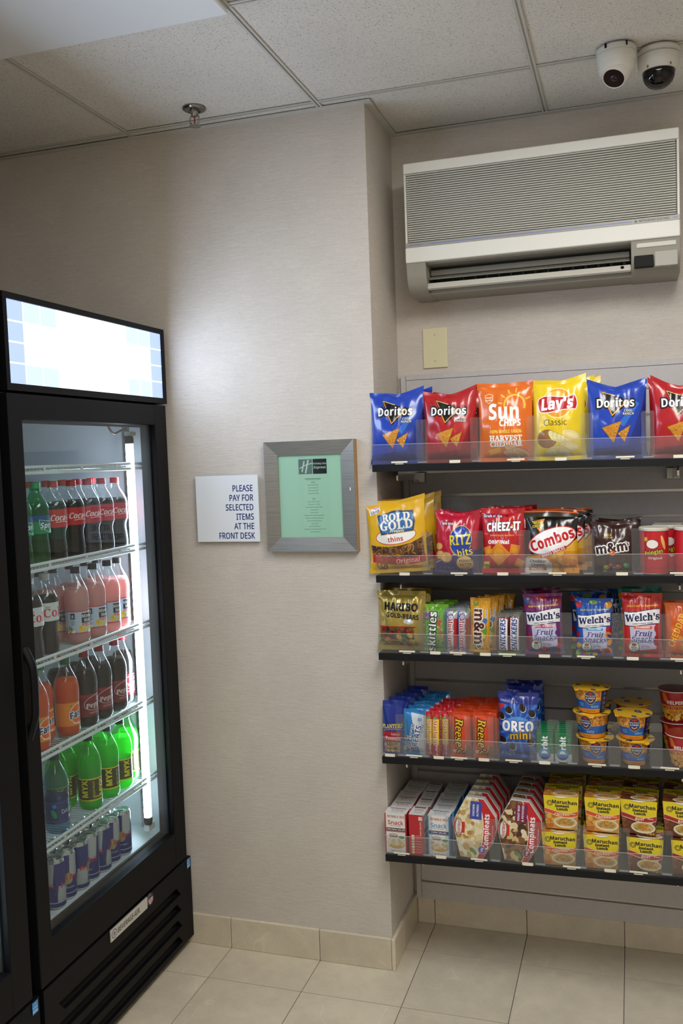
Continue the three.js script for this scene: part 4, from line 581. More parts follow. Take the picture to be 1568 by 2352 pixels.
const cheese = film(face(128, 186, (c, w, h) => {
  rect(c, 0, 0, w, h, '#c01a22'); txt(c, "Grab n' Go", 34, 22, 11, '#ffffff', { stroke: '#22306a', sw: 3 }); ell(c, 76, 22, 4, 4, '#7c0f16');
  txt(c, 'CHEEZ-IT', 66, 52, 33, '#ffffff', { sx: 0.72, sky: -0.03, fat: 2, stroke: '#4a0a10', sw: 6 }); rect(c, 90, 46, 6, 6, '#f0a020'); txt(c, 'baked snack crackers', 62, 76, 7, '#f3c23a'); rect(c, 6, 72, 14, 1, '#f3c23a'); rect(c, 104, 76, 20, 1, '#f3c23a'); txt(c, 'ORiGiNal', 52, 96, 15, '#fff', { fat: 0.8 });
  for (const [x, y, s, a] of [[52, 130, 38, 0.8], [100, 118, 20, 0.2], [18, 122, 18, -0.3], [112, 158, 18, 0.5]]) { c.save(); c.translate(x, y); c.rotate(a); rect(c, -s / 1.5, -s / 1.5, s * 1.33, s * 1.33, '#e58f1e'); for (let k = -5; k < 6; k++) { rect(c, k * s / 8, -s / 1.5 - 1, 1.4, 3, '#f4b64c'); rect(c, k * s / 8, s / 1.5 - 2, 1.4, 3, '#c26f12'); } ell(c, 0, 0, s * 0.4, s * 0.4, '#ec9f30'); c.restore(); }
  rect(c, 4, 152, 18, 20, '#e8dc3a'); txt(c, '100%', 13, 162, 7, '#1c1c1c');
}));
const combo = film(face(150, 178, (c, w, h) => {
  rect(c, 0, 0, w, h, '#17130f'); rect(c, 0, 0, w, 4, '#e0641e'); crimp(c, w, 5, 18, '#5a5650'); clipped(c, (q) => { q.moveTo(0, 128); q.bezierCurveTo(50, 128, 110, 116, 150, 78); q.lineTo(150, 178); q.lineTo(0, 178); q.closePath(); }, () => { rect(c, 0, 60, w, 120, '#e79a22'); rect(c, 0, 60, w, 54, '#f3bb3a'); bits(c, 60, 100, 80, 70, 40, ['#d97f1a', '#f0b63c', '#c96f14'], 4, 12, 6); });
  ell(c, 78, 84, 72, 34, '#ffffff', '#c0202a', 3, -0.32); txt(c, 'Combos', 78, 82, 41, '#cc1f2b', { rot: -0.32, sx: 0.84, stroke: '#ffffff', sw: 3, fat: 1.6 }); poly(c, [[44, 126], [118, 98], [120, 108], [48, 134]], '#c0202a'); txt(c, 'BAKED SNACKS', 82, 117, 11, '#fff', { rot: -0.36, sx: 0.9 });
  poly(c, [[20, 30], [58, 22], [44, 60]], '#f0961e'); txt(c, 'REAL', 38, 33, 10, '#f4ea3a', { rot: -0.15, stroke: '#1a1a1a', sw: 2 }); txt(c, 'CHEESE', 39, 43, 10, '#f4ea3a', { rot: -0.15, stroke: '#1a1a1a', sw: 2 });
  poly(c, [[0, 134], [60, 134], [78, 150], [74, 178], [0, 178]], '#efe9e0'); txt(c, 'Cheddar', 36, 143, 12, '#22201e'); txt(c, 'Cheese', 36, 154, 12, '#22201e'); rect(c, 12, 161, 48, 9, '#e0641e'); txt(c, 'PRETZEL', 36, 165.6, 9, '#fff');
}), { roughness: 0.25 });
const brownCandy = film(face(120, 142, (c, w, h) => {
  rect(c, 0, 0, w, h, '#3a211d'); txt(c, 'MILK', 46, 36, 9, '#d8b63a'); txt(c, 'CHOCOLATE', 46, 43, 5, '#d8b63a'); txt(c, 'm&m', 56, 72, 36, '#3a211d', { rot: -0.14, stroke: '#ffffff', sw: 7, fat: 1.4 }); txt(c, "'s", 100, 60, 15, '#3a211d', { stroke: '#fff', sw: 4 });
  for (const [x, y, k] of [[58, 86, '#e2672a'], [64, 128, '#3d74c8'], [74, 124, '#e2662a'], [96, 120, '#2f9a4a'], [40, 126, '#d9c23a'], [54, 120, '#b8252e']]) { ell(c, x, y, 8, 7, k); ell(c, x - 2, y - 2, 2, 1.6, '#f4e8e0'); }
  rect(c, 32, 130, 10, 9, '#58a83a');
}));
const snackB = (o, m) => bags('snack_bag', 'snack bag', { s: 1, d: 0.055, step: 0.068, n: 2, ...o }, m);
snackB({ x: 0.066, w: 0.184, h: 0.216, z: 0.014, roll: 0.06, seed: 21, lift: 0.004, shape: { ear: [0.004, -0.004, 0.012] }, label: 'yellow pretzel bag with blue oval at the left end', noun: 'yellow pretzel bag', first: 'leaning one', drift: 0.014, n: 3 }, pretzel);
snackB({ x: 0.236, w: 0.132, h: 0.18, seed: 22, roll: -0.03, shape: { ear: [0.004, -0.006, 0.006], wr: 1.3 }, label: 'magenta and violet cracker sandwich bag', noun: 'magenta cracker bag', first: 'front one', drift: 0.0 }, cracker);
snackB({ x: 0.372, w: 0.126, h: 0.186, seed: 23, shape: { ear: [0.002, -0.002, 0], seal: 0.08 }, label: 'red cheese cracker bag with white block letters', noun: 'red cheese cracker bag', first: 'front one', drift: 0.012, n: 3 }, cheese);
snackB({ x: 0.506, w: 0.15, h: 0.176, seed: 24, d: 0.062, shape: { ear: [0, 0, -0.006], seal: 0.09 }, label: 'black and orange stuffed pretzel bag', noun: 'black stuffed pretzel bag', first: 'front one', drift: 0.018, n: 3 }, combo);
snackB({ x: 0.672, w: 0.118, h: 0.142, seed: 25, d: 0.05, shape: { ear: [0.002, -0.004, 0.003] }, label: 'dark brown chocolate candy bag', noun: 'dark brown candy bag', first: 'front one', drift: 0.01, n: 3 }, brownCandy);
{ // chip cans
  const print = face(234, 112, (c) => { rect(c, 0, 0, 234, 112, '#c81e2a'); for (const x of [30, 147]) { txt(c, 'Pringles', x, 56, 15.5, '#f6d92e', { rot: -0.16, stroke: '#201610', sw: 4, sx: 0.86 }); txt(c, 'Original', x + 4, 71, 9, '#ffffff', { font: 'serif' }); ell(c, x + 26, 30, 5, 20, '#f0c060', null, 0, -0.3); ell(c, x - 4, 34, 16, 12, '#f3eee6'); ell(c, x - 4, 34, 16, 12, null, '#2a1a14', 1); rect(c, x - 26, 16, 9, 10, '#d8c22c'); } rect(c, 0, 98, 234, 1, '#8e121c'); });
  const pm = new THREE.MeshPhysicalMaterial({ map: print, roughness: 0.35, clearcoat: 0.3 }), lidM = mat(0xd9d3c6, 0.35), rim = mat(0xc9c9c6, 0.3, { metalness: 0.8 });
  const wall = lathe([[0.0372, 0.003], [0.0372, 0.117]], 44), base = lathe([[0, 0.002], [0.035, 0], [0.038, 0.001], [0.0376, 0.003], [0.0372, 0.003]], 44), lid = lathe([[0.0372, 0.117], [0.0392, 0.118], [0.0392, 0.1255], [0.0375, 0.127], [0.035, 0.125], [0, 0.125]], 44);
  const can = (label, x, z, turn) => { const g = thing('chip_can', label, 'can', [x, shelfY(1, x) + 0.0006, z], 'red chip cans'); g.rotation.y = turn; part(g, 'printed_tube', wall, pm); part(g, 'base_rim', base, rim); part(g, 'lid', lid, lidM); };
  can('small red chip can standing at the front of its lane', 0.779, 0.012, -0.85); can('small red chip can second in its lane', 0.815, -0.062, -0.6); can('small red chip can third in its lane', 0.822, -0.141, -0.4); can('small red chip can cut off by the right edge of the photo', 0.868, 0.008, -0.5);
}

// --- third shelf ---
const gold = film(face(152, 180, (c, w, h) => {
  rect(c, 0, 0, w, h, '#b9a24e'); crimp(c, w, 2, 16, '#9c8638'); txt(c, 'HARIBO', 76, 48, 31, '#17181f', { sx: 0.94, fat: 1.8, sky: 0.04 }); txt(c, 'GOLD-BEARS', 82, 75, 19, '#17181f', { sx: 0.92, fat: 0.8, sky: 0.08 }); ell(c, 102, 92, 16, 7, '#d9dce0');
  rect(c, 4, 106, 120, 4, '#b8202a'); clipped(c, (q) => q.rect(6, 110, 112, 36), () => { rect(c, 0, 100, w, 60, '#5c2a24'); bits(c, 6, 110, 112, 38, 60, ['#a82a30', '#7e1c24', '#8a6a2c', '#3f5a2a', '#b34a34'], 4, 9, 11); }); rect(c, 4, 152, 90, 4, '#b8202a');
  for (const [x, y, k] of [[70, 138, '#e8a02c'], [84, 148, '#2f8a3c'], [76, 160, '#d9302c'], [104, 134, '#e6d02a'], [110, 152, '#e6c42a'], [96, 164, '#c8502a'], [34, 148, '#d98a2c'], [14, 150, '#3f8a3c'], [118, 166, '#d6b82a']]) { ell(c, x, y, 9, 6.5, k, 'rgba(240,240,230,0.7)', 1, 0.5); }
}), { metalness: 0.45, roughness: 0.26 });
const sour = film(face(78, 138, (c, w, h) => { rect(c, 0, 0, w, h, '#6fb82c'); rect(c, 0, 0, w, 9, '#86c83a'); bits(c, 2, 16, 20, 30, 16, ['#e8a02c', '#3f6ad0', '#d9302c', '#8a3aa0'], 3, 6, 5); clipped(c, (q) => { q.moveTo(40, 28); q.lineTo(58, 40); q.lineTo(64, 124); q.lineTo(48, 110); q.closePath(); }, () => bits(c, 36, 26, 30, 100, 60, ['#e8502c', '#f0a02c', '#d9302c', '#6a3aa8', '#f2d02c'], 3, 6, 6)); txt(c, 'skittles', 26, 80, 36, '#ffffff', { rot: -1.5, sx: 0.92, stroke: '#1f3a14', sw: 6 }); }));
const peanutC = film(face(60, 160, (c, w, h) => { rect(c, 0, 0, w, h, '#f2ae1c'); crimp(c, w, 0, 8, '#c98c12'); rect(c, 12, 14, 12, 10, '#58a83a'); ell(c, 44, 96, 9, 30, '#b9862e'); for (const [x, y, k] of [[46, 66, '#3d7cc8'], [46, 96, '#58a83a'], [14, 140, '#d9c23a'], [42, 112, '#d9c23a']]) ell(c, x, y, 7, 8, k); txt(c, 'm&m', 28, 84, 42, '#5a2418', { rot: 1.57, stroke: '#fff', sw: 6, fat: 1.2, sx: 0.98 }); txt(c, "'s", 30, 140, 22, '#5a2418', { rot: 1.57, stroke: '#fff', sw: 5 }); txt(c, 'PEANUT', 50, 46, 7, '#5a2418', { rot: 1.57, stroke: '#fff', sw: 2 }); }));
function fruitFace(top, flag, flavour, band, fruit, seed) {
  return face(112, 174, (c, w, h) => {
    rect(c, 0, 0, w, h, top); ell(c, 8, 20, 10, 9, fruit[0]); ell(c, 100, 20, 11, 10, fruit[1]); ell(c, 54, 12, 14, 6, fruit[2]); txt(c, 'Fruit is our 1st ingredient!', 58, 34, 7.4, '#f2e03a', { skew: -0.2, sx: 0.95, sky: -0.04 });
    poly(c, [[20, 88], [94, 84], [96, 150], [24, 158]], '#cfcbe6'); clipped(c, (q) => q.rect(0, 84, w, 90), () => { bits(c, 96, 90, 16, 76, 7, fruit, 7, 12, seed); bits(c, 0, 100, 14, 50, 4, fruit, 7, 10, seed + 1); bits(c, 0, 156, w, 18, 18, fruit, 6, 11, seed + 2); });
    c.beginPath(); c.moveTo(4, 50); c.bezierCurveTo(36, 58, 70, 40, 108, 42); c.lineTo(107, 82); c.bezierCurveTo(70, 80, 40, 94, 6, 88); c.closePath(); c.fillStyle = '#f4f2f2'; c.fill(); c.strokeStyle = '#1d2458'; c.lineWidth = 2; c.stroke();
    txt(c, "Welch's", 57, 65, 25.5, '#1d2458', { font: 'serif', sx: 0.98, sky: -0.08, fat: 1.3 }); txt(c, 'FAMILY FARMER OWNED', 58, 81, 5, '#1d2458', { sky: -0.08 }); rect(c, 32, 88, 52, 8, flag); txt(c, flavour, 58, 92, 6.6, '#fff');
    txt(c, 'Fruit', 60, 108, 20, '#27357f', { font: 'serif', skew: -0.25 }); txt(c, 'Snacks', 60, 124, 20, '#27357f', { font: 'serif', skew: -0.25 }); line(c, [[36, 136], [58, 132], [84, 134]], '#27357f', 1.4);
    ell(c, 32, 146, 15, 14, '#f0f2ec', '#3f9a58', 2.4); ell(c, 32, 140, 7, 4.5, '#b8303a'); txt(c, 'REAL', 32, 148, 7, '#2a3a2a'); txt(c, 'Fruit', 32, 154, 6, '#2a3a2a'); rect(c, 50, 140, 20, 1, '#8a86b0'); txt(c, 'FAT FREE', 64, 145, 5.6, '#4a4f86'); rect(c, 50, 149, 26, 1, '#8a86b0');
  });
}
const berry = film(fruitFace('#7c2468', '#c8243c', "BERRIES 'N CHERRIES", '', ['#3a4a8a', '#8a1c34', '#b8202e', '#5a2a6a', '#c8303a', '#2f3a6e'], 31)), mixed = film(fruitFace('#1f55b4', '#2f9ad0', 'MIXED FRUIT', '', ['#c8303a', '#e89a2a', '#7aa83a', '#d9c23a', '#b8202e', '#3f4a9a'], 41)), straw = film(fruitFace('#c8261e', '#e05a3a', 'STRAWBERRY', '', ['#c8202a', '#a8141e', '#d9343a', '#b82028', '#4f8a3a', '#c0262e'], 51)), tropic = film(fruitFace('#23958a', '#2fa88a', 'ISLAND FRUITS', '', ['#e8a02c', '#7aa83a', '#d94a2c', '#f0c83a', '#c8303a', '#5a8a3a'], 61));
const ched = film(face(84, 154, (c, w, h) => { rect(c, 0, 0, w, h, '#d9622a'); txt(c, 'CHEDDAR', 30, 76, 25, '#f4c43a', { rot: -1.2, sx: 0.86 }); clipped(c, (q) => q.rect(34, 90, 50, 60), () => bits(c, 34, 96, 50, 50, 34, ['#d9963a', '#c27a28', '#e8b45a'], 4, 9, 8)); txt(c, 'NET WT. 2 OZ', 22, 146, 4.6, '#fff0d8'); }));
const candyB = (o, m) => bags('candy_bag', 'candy bag', { s: 2, d: 0.042, step: 0.045, n: 2, ...o }, m);
candyB({ x: 0.066, w: 0.15, h: 0.177, seed: 31, shape: { seal: 0.08, wr: 1.3 }, d: 0.05, step: 0.055, label: 'gold gummy candy bag at the left end', noun: 'gold gummy candy bag', first: 'front one', drift: 0.004 }, gold);
candyB({ x: 0.17, w: 0.074, h: 0.138, d: 0.026, seed: 32, step: 0.042, shape: { seal: 0.06 }, label: 'bright green fruit candy packet', noun: 'bright green candy packet', first: 'front one', drift: 0.008, n: 3 }, sour);
candyB({ x: 0.296, w: 0.06, h: 0.158, d: 0.026, seed: 33, roll: -0.03, step: 0.03, shape: { seal: 0.05 }, label: 'yellow peanut candy packet with brown sideways letters', noun: 'yellow peanut candy packet', first: 'front one', drift: 0.018, n: 4 }, peanutC);
candyB({ x: 0.483, w: 0.11, h: 0.172, seed: 34, shape: { seal: 0.05 }, roll: 0.04, label: 'purple berry fruit snack bag', noun: 'purple fruit snack bag', first: 'front one', drift: -0.006, n: 3, step: 0.06 }, berry);
candyB({ x: 0.618, w: 0.102, h: 0.16, seed: 35, label: 'blue mixed fruit snack bag', noun: 'blue fruit snack bag', first: 'front one', n: 1 }, mixed);
candyB({ x: 0.745, w: 0.108, h: 0.176, seed: 36, label: 'red strawberry fruit snack bag', noun: 'red fruit snack bag', first: 'front one', n: 1 }, straw);
candyB({ x: 0.603, z: -0.075, w: 0.106, h: 0.165, seed: 37, roll: 0.03, label: 'blue mixed fruit snack bag leaning behind the front one', noun: 'blue fruit snack bag', first: 'leaning one', n: 2, step: 0.06, drift: 0.05, turn: 0.1 }, mixed);
candyB({ x: 0.735, z: -0.062, w: 0.108, h: 0.176, seed: 38, label: 'teal fruit snack bag behind the red strawberry one', noun: 'teal fruit snack bag', first: 'front teal one', n: 2, step: 0.05, drift: 0.012 }, tropic);
candyB({ x: 0.846, w: 0.084, h: 0.15, d: 0.036, seed: 39, label: 'orange cheddar snack packet cut off by the right edge', noun: 'orange cheddar packet', first: 'front one', drift: -0.006 }, ched);
// wrapped bars standing on end, packed in rows
const barGeo = (w, h, d, seed) => pillow(w, h, d, { seed, seal: 0.07, nx: 12, ny: 22, wr: 0.35, pinch: 0.0, low: 1, zig: 0.0008 });
function bars(name, category, o, m) {
  const G = [0, 1].map((k) => { const p = barGeo(o.w, o.h, o.d, o.seed + k); return p; });
  for (let k = 0; k < o.n; k++) { const x = o.x + (o.drift ?? 0) * k, z = (o.z ?? 0.03) - k * o.step; const g = thing(name, rowLabel(o, k), category, [x, shelfY(o.s, x) + 0.0005, z], o.noun + ' row'); g.rotation.set(-0.05 - 0.01 * (k % 3), (o.turn ?? 0) + 0.03 * ((k * 5 % 3) - 1), 0.012 * ((k * 7 % 3) - 1)); const q = G[k % 2]; part(g, 'wrapper', q.body, m); part(g, 'top_crimp', q.top, m); part(g, 'bottom_crimp', q.bottom, m); }
}
const nougat = film(face(34, 132, (c, w, h) => { rect(c, 0, 0, w, h, '#b9bcc6'); rect(c, 0, 10, 9, 116, '#5878b8'); rect(c, 24, 30, 10, 90, '#c0262e'); rect(c, 0, 0, w, 9, '#8f939a'); rect(c, 0, 123, w, 9, '#8f939a'); rect(c, 22, 7, 8, 7, '#58a83a'); txt(c, '3 Musketeers', 15, 72, 21, '#c4202c', { rot: 1.57, sx: 0.82, font: 'serif', stroke: '#ffffff', sw: 4 }); ell(c, 15, 26, 8, 9, null, '#3a52a0', 2); }), { metalness: 0.25 });
const nutBar = film(face(32, 116, (c, w, h) => { rect(c, 0, 0, w, h, '#4a2a22'); rect(c, 0, 0, w, 8, '#7a7a70'); rect(c, 0, 108, w, 8, '#4f8a3a'); poly(c, [[3, 10], [29, 14], [29, 106], [3, 102]], '#ffffff'); txt(c, 'SNICKERS', 16, 58, 22, '#25388c', { rot: -1.57, sx: 0.88, skew: -0.15, fat: 0.8 }); c.strokeStyle = '#b8242e'; c.lineWidth = 1.4; c.strokeRect(3, 11, 26, 94); }), { roughness: 0.28 });
bars('candy_bar', 'candy bar', { s: 2, x: 0.218, w: 0.034, h: 0.13, d: 0.026, seed: 51, n: 5, step: 0.032, label: 'silver and red nougat bar beside the green packet', noun: 'left silver nougat bar', first: 'left front one', drift: 0.004 }, nougat);
bars('candy_bar', 'candy bar', { s: 2, x: 0.2525, w: 0.034, h: 0.132, d: 0.026, seed: 53, n: 5, step: 0.032, label: 'silver and red nougat bar beside the yellow packet', noun: 'right silver nougat bar', first: 'right front one', drift: 0.004 }, nougat);
bars('candy_bar', 'candy bar', { s: 2, x: 0.3675, w: 0.031, h: 0.114, d: 0.026, seed: 55, n: 5, step: 0.032, label: 'brown peanut nougat bar on the left of its pair', noun: 'left brown nougat bar', first: 'left front one' }, nutBar);
bars('candy_bar', 'candy bar', { s: 2, x: 0.3995, w: 0.031, h: 0.116, d: 0.026, seed: 57, n: 5, step: 0.032, label: 'brown peanut nougat bar on the right of its pair', noun: 'right brown nougat bar', first: 'right front one' }, nutBar);

// --- fourth shelf ---
const nuts = film(face(64, 158, (c, w, h) => { rect(c, 0, 0, w, h, '#22348e'); txt(c, 'PLANTERS', 32, 74, 17, '#f2d63a', { font: 'serif', sx: 0.72, fat: 0.8, sky: -0.06 }); line(c, [[4, 88], [30, 84], [60, 82]], '#f0e6c8', 1.2); rect(c, 3, 90, 56, 30, '#b8242e'); txt(c, 'Salted', 42, 98, 9, '#ffe9d8', { font: 'serif', w: '' }); txt(c, 'Peanuts', 34, 110, 14, '#fff', { font: 'serif', sx: 0.85 }); clipped(c, (q) => q.rect(6, 121, 50, 32), () => { rect(c, 0, 118, w, 40, '#8a6a44'); bits(c, 4, 120, 54, 36, 44, ['#c9a878', '#b08a5c', '#dcc097'], 3.4, 6, 14, '#7a5a38'); }); }));
const crispy = film(face(70, 136, (c, w, h) => { rect(c, 0, 0, w, h, '#2f86c8'); poly(c, [[24, 10], [70, 16], [70, 136], [52, 132]], '#dfe6ee'); bits(c, 2, 76, 24, 50, 26, ['#6fb8e8', '#d98a5a', '#1f5a9a', '#e8c89a'], 3, 8, 19); txt(c, 'RICE KRISPIES', 24, 80, 11.5, '#ffffff', { rot: -1.4, stroke: '#1a3a7a', sw: 3 }); txt(c, 'TREATS', 42, 84, 23, '#22408c', { rot: -1.32, stroke: '#fff', sw: 3 }); txt(c, 'Original', 57, 62, 11, '#3f7ac0', { rot: -1.3, w: '' }); rect(c, 46, 24, 12, 10, '#7aaee0'); }), { metalness: 0.2 });
const chewy = film(face(27, 132, (c, w, h) => { rect(c, 0, 0, w, h, '#c41f2c'); rect(c, 0, 0, w, 12, '#d42a34'); rect(c, 2, 22, 22, 74, '#f0d02a'); rect(c, 4, 16, 12, 7, '#58a83a'); txt(c, 'Starburst', 13, 62, 18, '#c41f2c', { rot: 1.57, sx: 0.84, font: 'serif', stroke: '#fff6d0', sw: 2 }); txt(c, 'Original', 16, 112, 8, '#fff', { rot: 1.57 }); }));
const cupBar = film(face(63, 130, (c, w, h) => { rect(c, 0, 0, w, h, '#e0481c'); crimp(c, w, 0, 8, '#b8380f'); txt(c, "Reese's", 28, 70, 32, '#f6c92a', { rot: 1.57, skew: -0.2, sx: 0.86, stroke: '#4a1c10', sw: 6, font: 'serif' }); rect(c, 5, 40, 6, 50, '#6a2a14'); txt(c, '2 PEANUT BUTTER CUPS', 8, 65, 4.4, '#f6c92a', { rot: 1.57 }); poly(c, [[36, 118], [50, 92], [62, 96], [62, 126], [40, 126]], '#8a4a2a'); line(c, [[38, 116], [46, 106], [48, 94]], '#e8c07a', 2); rect(c, 8, 108, 9, 10, '#e8dcd8'); }));
const cookie = film(face(119, 192, (c, w, h) => {
  rect(c, 0, 0, w, h, '#1f4fae'); for (let k = 0; k < 14; k++) { const a = k * 0.449; poly(c, [[60, 96], [60 + Math.cos(a) * 95, 96 + Math.sin(a) * 95], [60 + Math.cos(a + 0.14) * 95, 96 + Math.sin(a + 0.14) * 95]], '#3f82d6'); } ell(c, 60, 92, 42, 24, '#5c9ee6'); rect(c, 0, 0, w, 34, '#20308c'); poly(c, [[0, 34], [22, 34], [4, 56]], '#c8262e'); txt(c, 'NABISCO', 26, 26, 9, '#b8b4d8', { sky: 0.12 });
  for (const [x, y, a] of [[34, 52, 0.2], [76, 44, 1.2], [104, 60, 0.9], [10, 70, 0.8], [14, 140, 0.5], [100, 142, -0.4], [44, 158, 1.3]]) { ell(c, x, y, 12, 10, '#f0ece6', null, 0, a); ell(c, x - 1, y - 1.6, 11.4, 9.2, '#221a18', '#443630', 0.8, a); ell(c, x - 1, y - 1.6, 6, 4.6, null, '#4a3c36', 0.9, a); }
  txt(c, 'OREO', 60, 96, 39, '#ffffff', { stroke: '#1a3f9a', sw: 6, sx: 0.94, fat: 2 }); txt(c, 'mini', 68, 122, 31, '#f4c62e', { stroke: '#4a2a1a', sw: 4, sky: -0.06 }); for (let k = 0; k < 4; k++) ell(c, 12 + k * 11, 178, 5, 6, '#9ab8e0');
}));
bars('snack_packet', 'snack packet', { s: 3, x: 0.03, w: 0.062, h: 0.158, d: 0.022, seed: 61, n: 5, step: 0.045, label: 'dark blue peanut packet at the left end', noun: 'dark blue peanut packet', first: 'front one', drift: 0.01, z: 0.028 }, nuts);
bars('snack_packet', 'snack packet', { s: 3, x: 0.098, w: 0.068, h: 0.136, d: 0.026, seed: 63, n: 6, step: 0.042, label: 'blue and silver crispy rice square packet', noun: 'blue crispy rice packet', first: 'front one', drift: 0.007 }, crispy);
bars('candy_bar', 'candy stick', { s: 3, x: 0.143, w: 0.024, h: 0.13, d: 0.02, seed: 65, n: 5, step: 0.036, label: 'red and yellow fruit chew stick on the left of three', noun: 'left red fruit chew stick', first: 'left front one', drift: 0.006, z: 0.026 }, chewy);
bars('candy_bar', 'candy stick', { s: 3, x: 0.1645, w: 0.024, h: 0.134, d: 0.02, seed: 66, n: 5, step: 0.036, label: 'red and yellow fruit chew stick standing in the middle', noun: 'middle red fruit chew stick', first: 'middle front one', drift: 0.006, z: 0.038 }, chewy);
bars('candy_bar', 'candy stick', { s: 3, x: 0.19, w: 0.024, h: 0.132, d: 0.02, seed: 67, n: 5, step: 0.036, label: 'red and yellow fruit chew stick on the right of three', noun: 'right red fruit chew stick', first: 'right front one', drift: 0.006, z: 0.026 }, chewy);
bars('candy_bar', 'candy bar', { s: 3, x: 0.236, w: 0.062, h: 0.132, d: 0.024, seed: 68, n: 6, step: 0.034, label: 'left orange peanut butter cup packet', noun: 'orange packet in the left lane', first: 'left front one', drift: 0.004 }, cupBar);
bars('candy_bar', 'candy bar', { s: 3, x: 0.302, w: 0.062, h: 0.132, d: 0.024, seed: 69, n: 6, step: 0.034, label: 'right orange peanut butter cup packet', noun: 'orange packet in the right lane', first: 'right front one', drift: 0.004 }, cupBar);
bags('cookie_bag', 'cookie bag', { s: 3, x: 0.401, w: 0.116, h: 0.19, d: 0.05, seed: 70, n: 3, step: 0.076, shape: { seal: 0.06 }, label: 'blue mini cookie bag with white lettering', noun: 'blue mini cookie bag', first: 'front one', drift: 0.004 }, cookie);
{ // gum packs, two lanes stacked back to back
  const f = face(48, 84, (c, w, h) => { rect(c, 0, 0, w, h, '#127a4a'); bits(c, 0, 0, w, 60, 40, ['#2a9a64', '#3aac74'], 0.5, 1.1, 4); rect(c, 0, 60, w, 24, '#d9e0dc'); bits(c, 0, 60, w, 24, 90, ['#8ab09c', '#5c9478'], 0.5, 0.9, 7); ell(c, 22, 61, 17, 17, '#2a3f8e'); ell(c, 22, 58, 16, 12, '#4a9ad0'); ell(c, 22, 61, 9, 9, '#e8f0f4'); c.save(); c.beginPath(); c.rect(10, 61, 26, 12); c.clip(); ell(c, 22, 61, 9, 9, '#2f86c4'); c.restore(); txt(c, 'rbit', 24, 30, 22, '#ffffff', { rot: -1.57, fat: 1 }); txt(c, 'spearmint', 40, 26, 5, '#8ad0a8', { rot: -1.57, w: '' }); }, 3);
  const m = mat(0xffffff, 0.3, { map: f, clearcoat: 0.4 }), s = mat(0x0f6e42, 0.3), e = mat(0x2a9060, 0.3), gs = mat(0x0c5f39, 0.4);
  const geo = new RoundedBoxGeometry(0.047, 0.084, 0.011, 2, 0.0016); { const p = geo.attributes.position, n = geo.attributes.normal, uv = geo.attributes.uv; for (let i = 0; i < p.count; i++) uv.setXY(i, p.getX(i) / 0.047 + 0.5, p.getY(i) / 0.084 + 0.5); }
  const band = bx(-0.0236, 0.0236, 0.0395, 0.0405, -0.0056, 0.0056);
  for (const [x, lane] of [[0.4785, 'left'], [0.5285, 'right']]) for (let k = 0; k < 6; k++) { const z = 0.032 - k * 0.0205; const g = thing('gum_pack', k ? ORD[k] + ' green gum pack from the front in the ' + lane + ' stack' : 'front green gum pack of the ' + lane + ' stack', 'gum pack', [x, shelfY(3, x) + 0.0006 , z], 'green gum packs'); g.rotation.set(-0.05, 0.02 * ((k * 3 % 3) - 1), 0); part(g, 'carton', geo, m, [0, 0.042, 0]); part(g, 'tear_strip', band, e, [0, 0.039, 0]); }
}
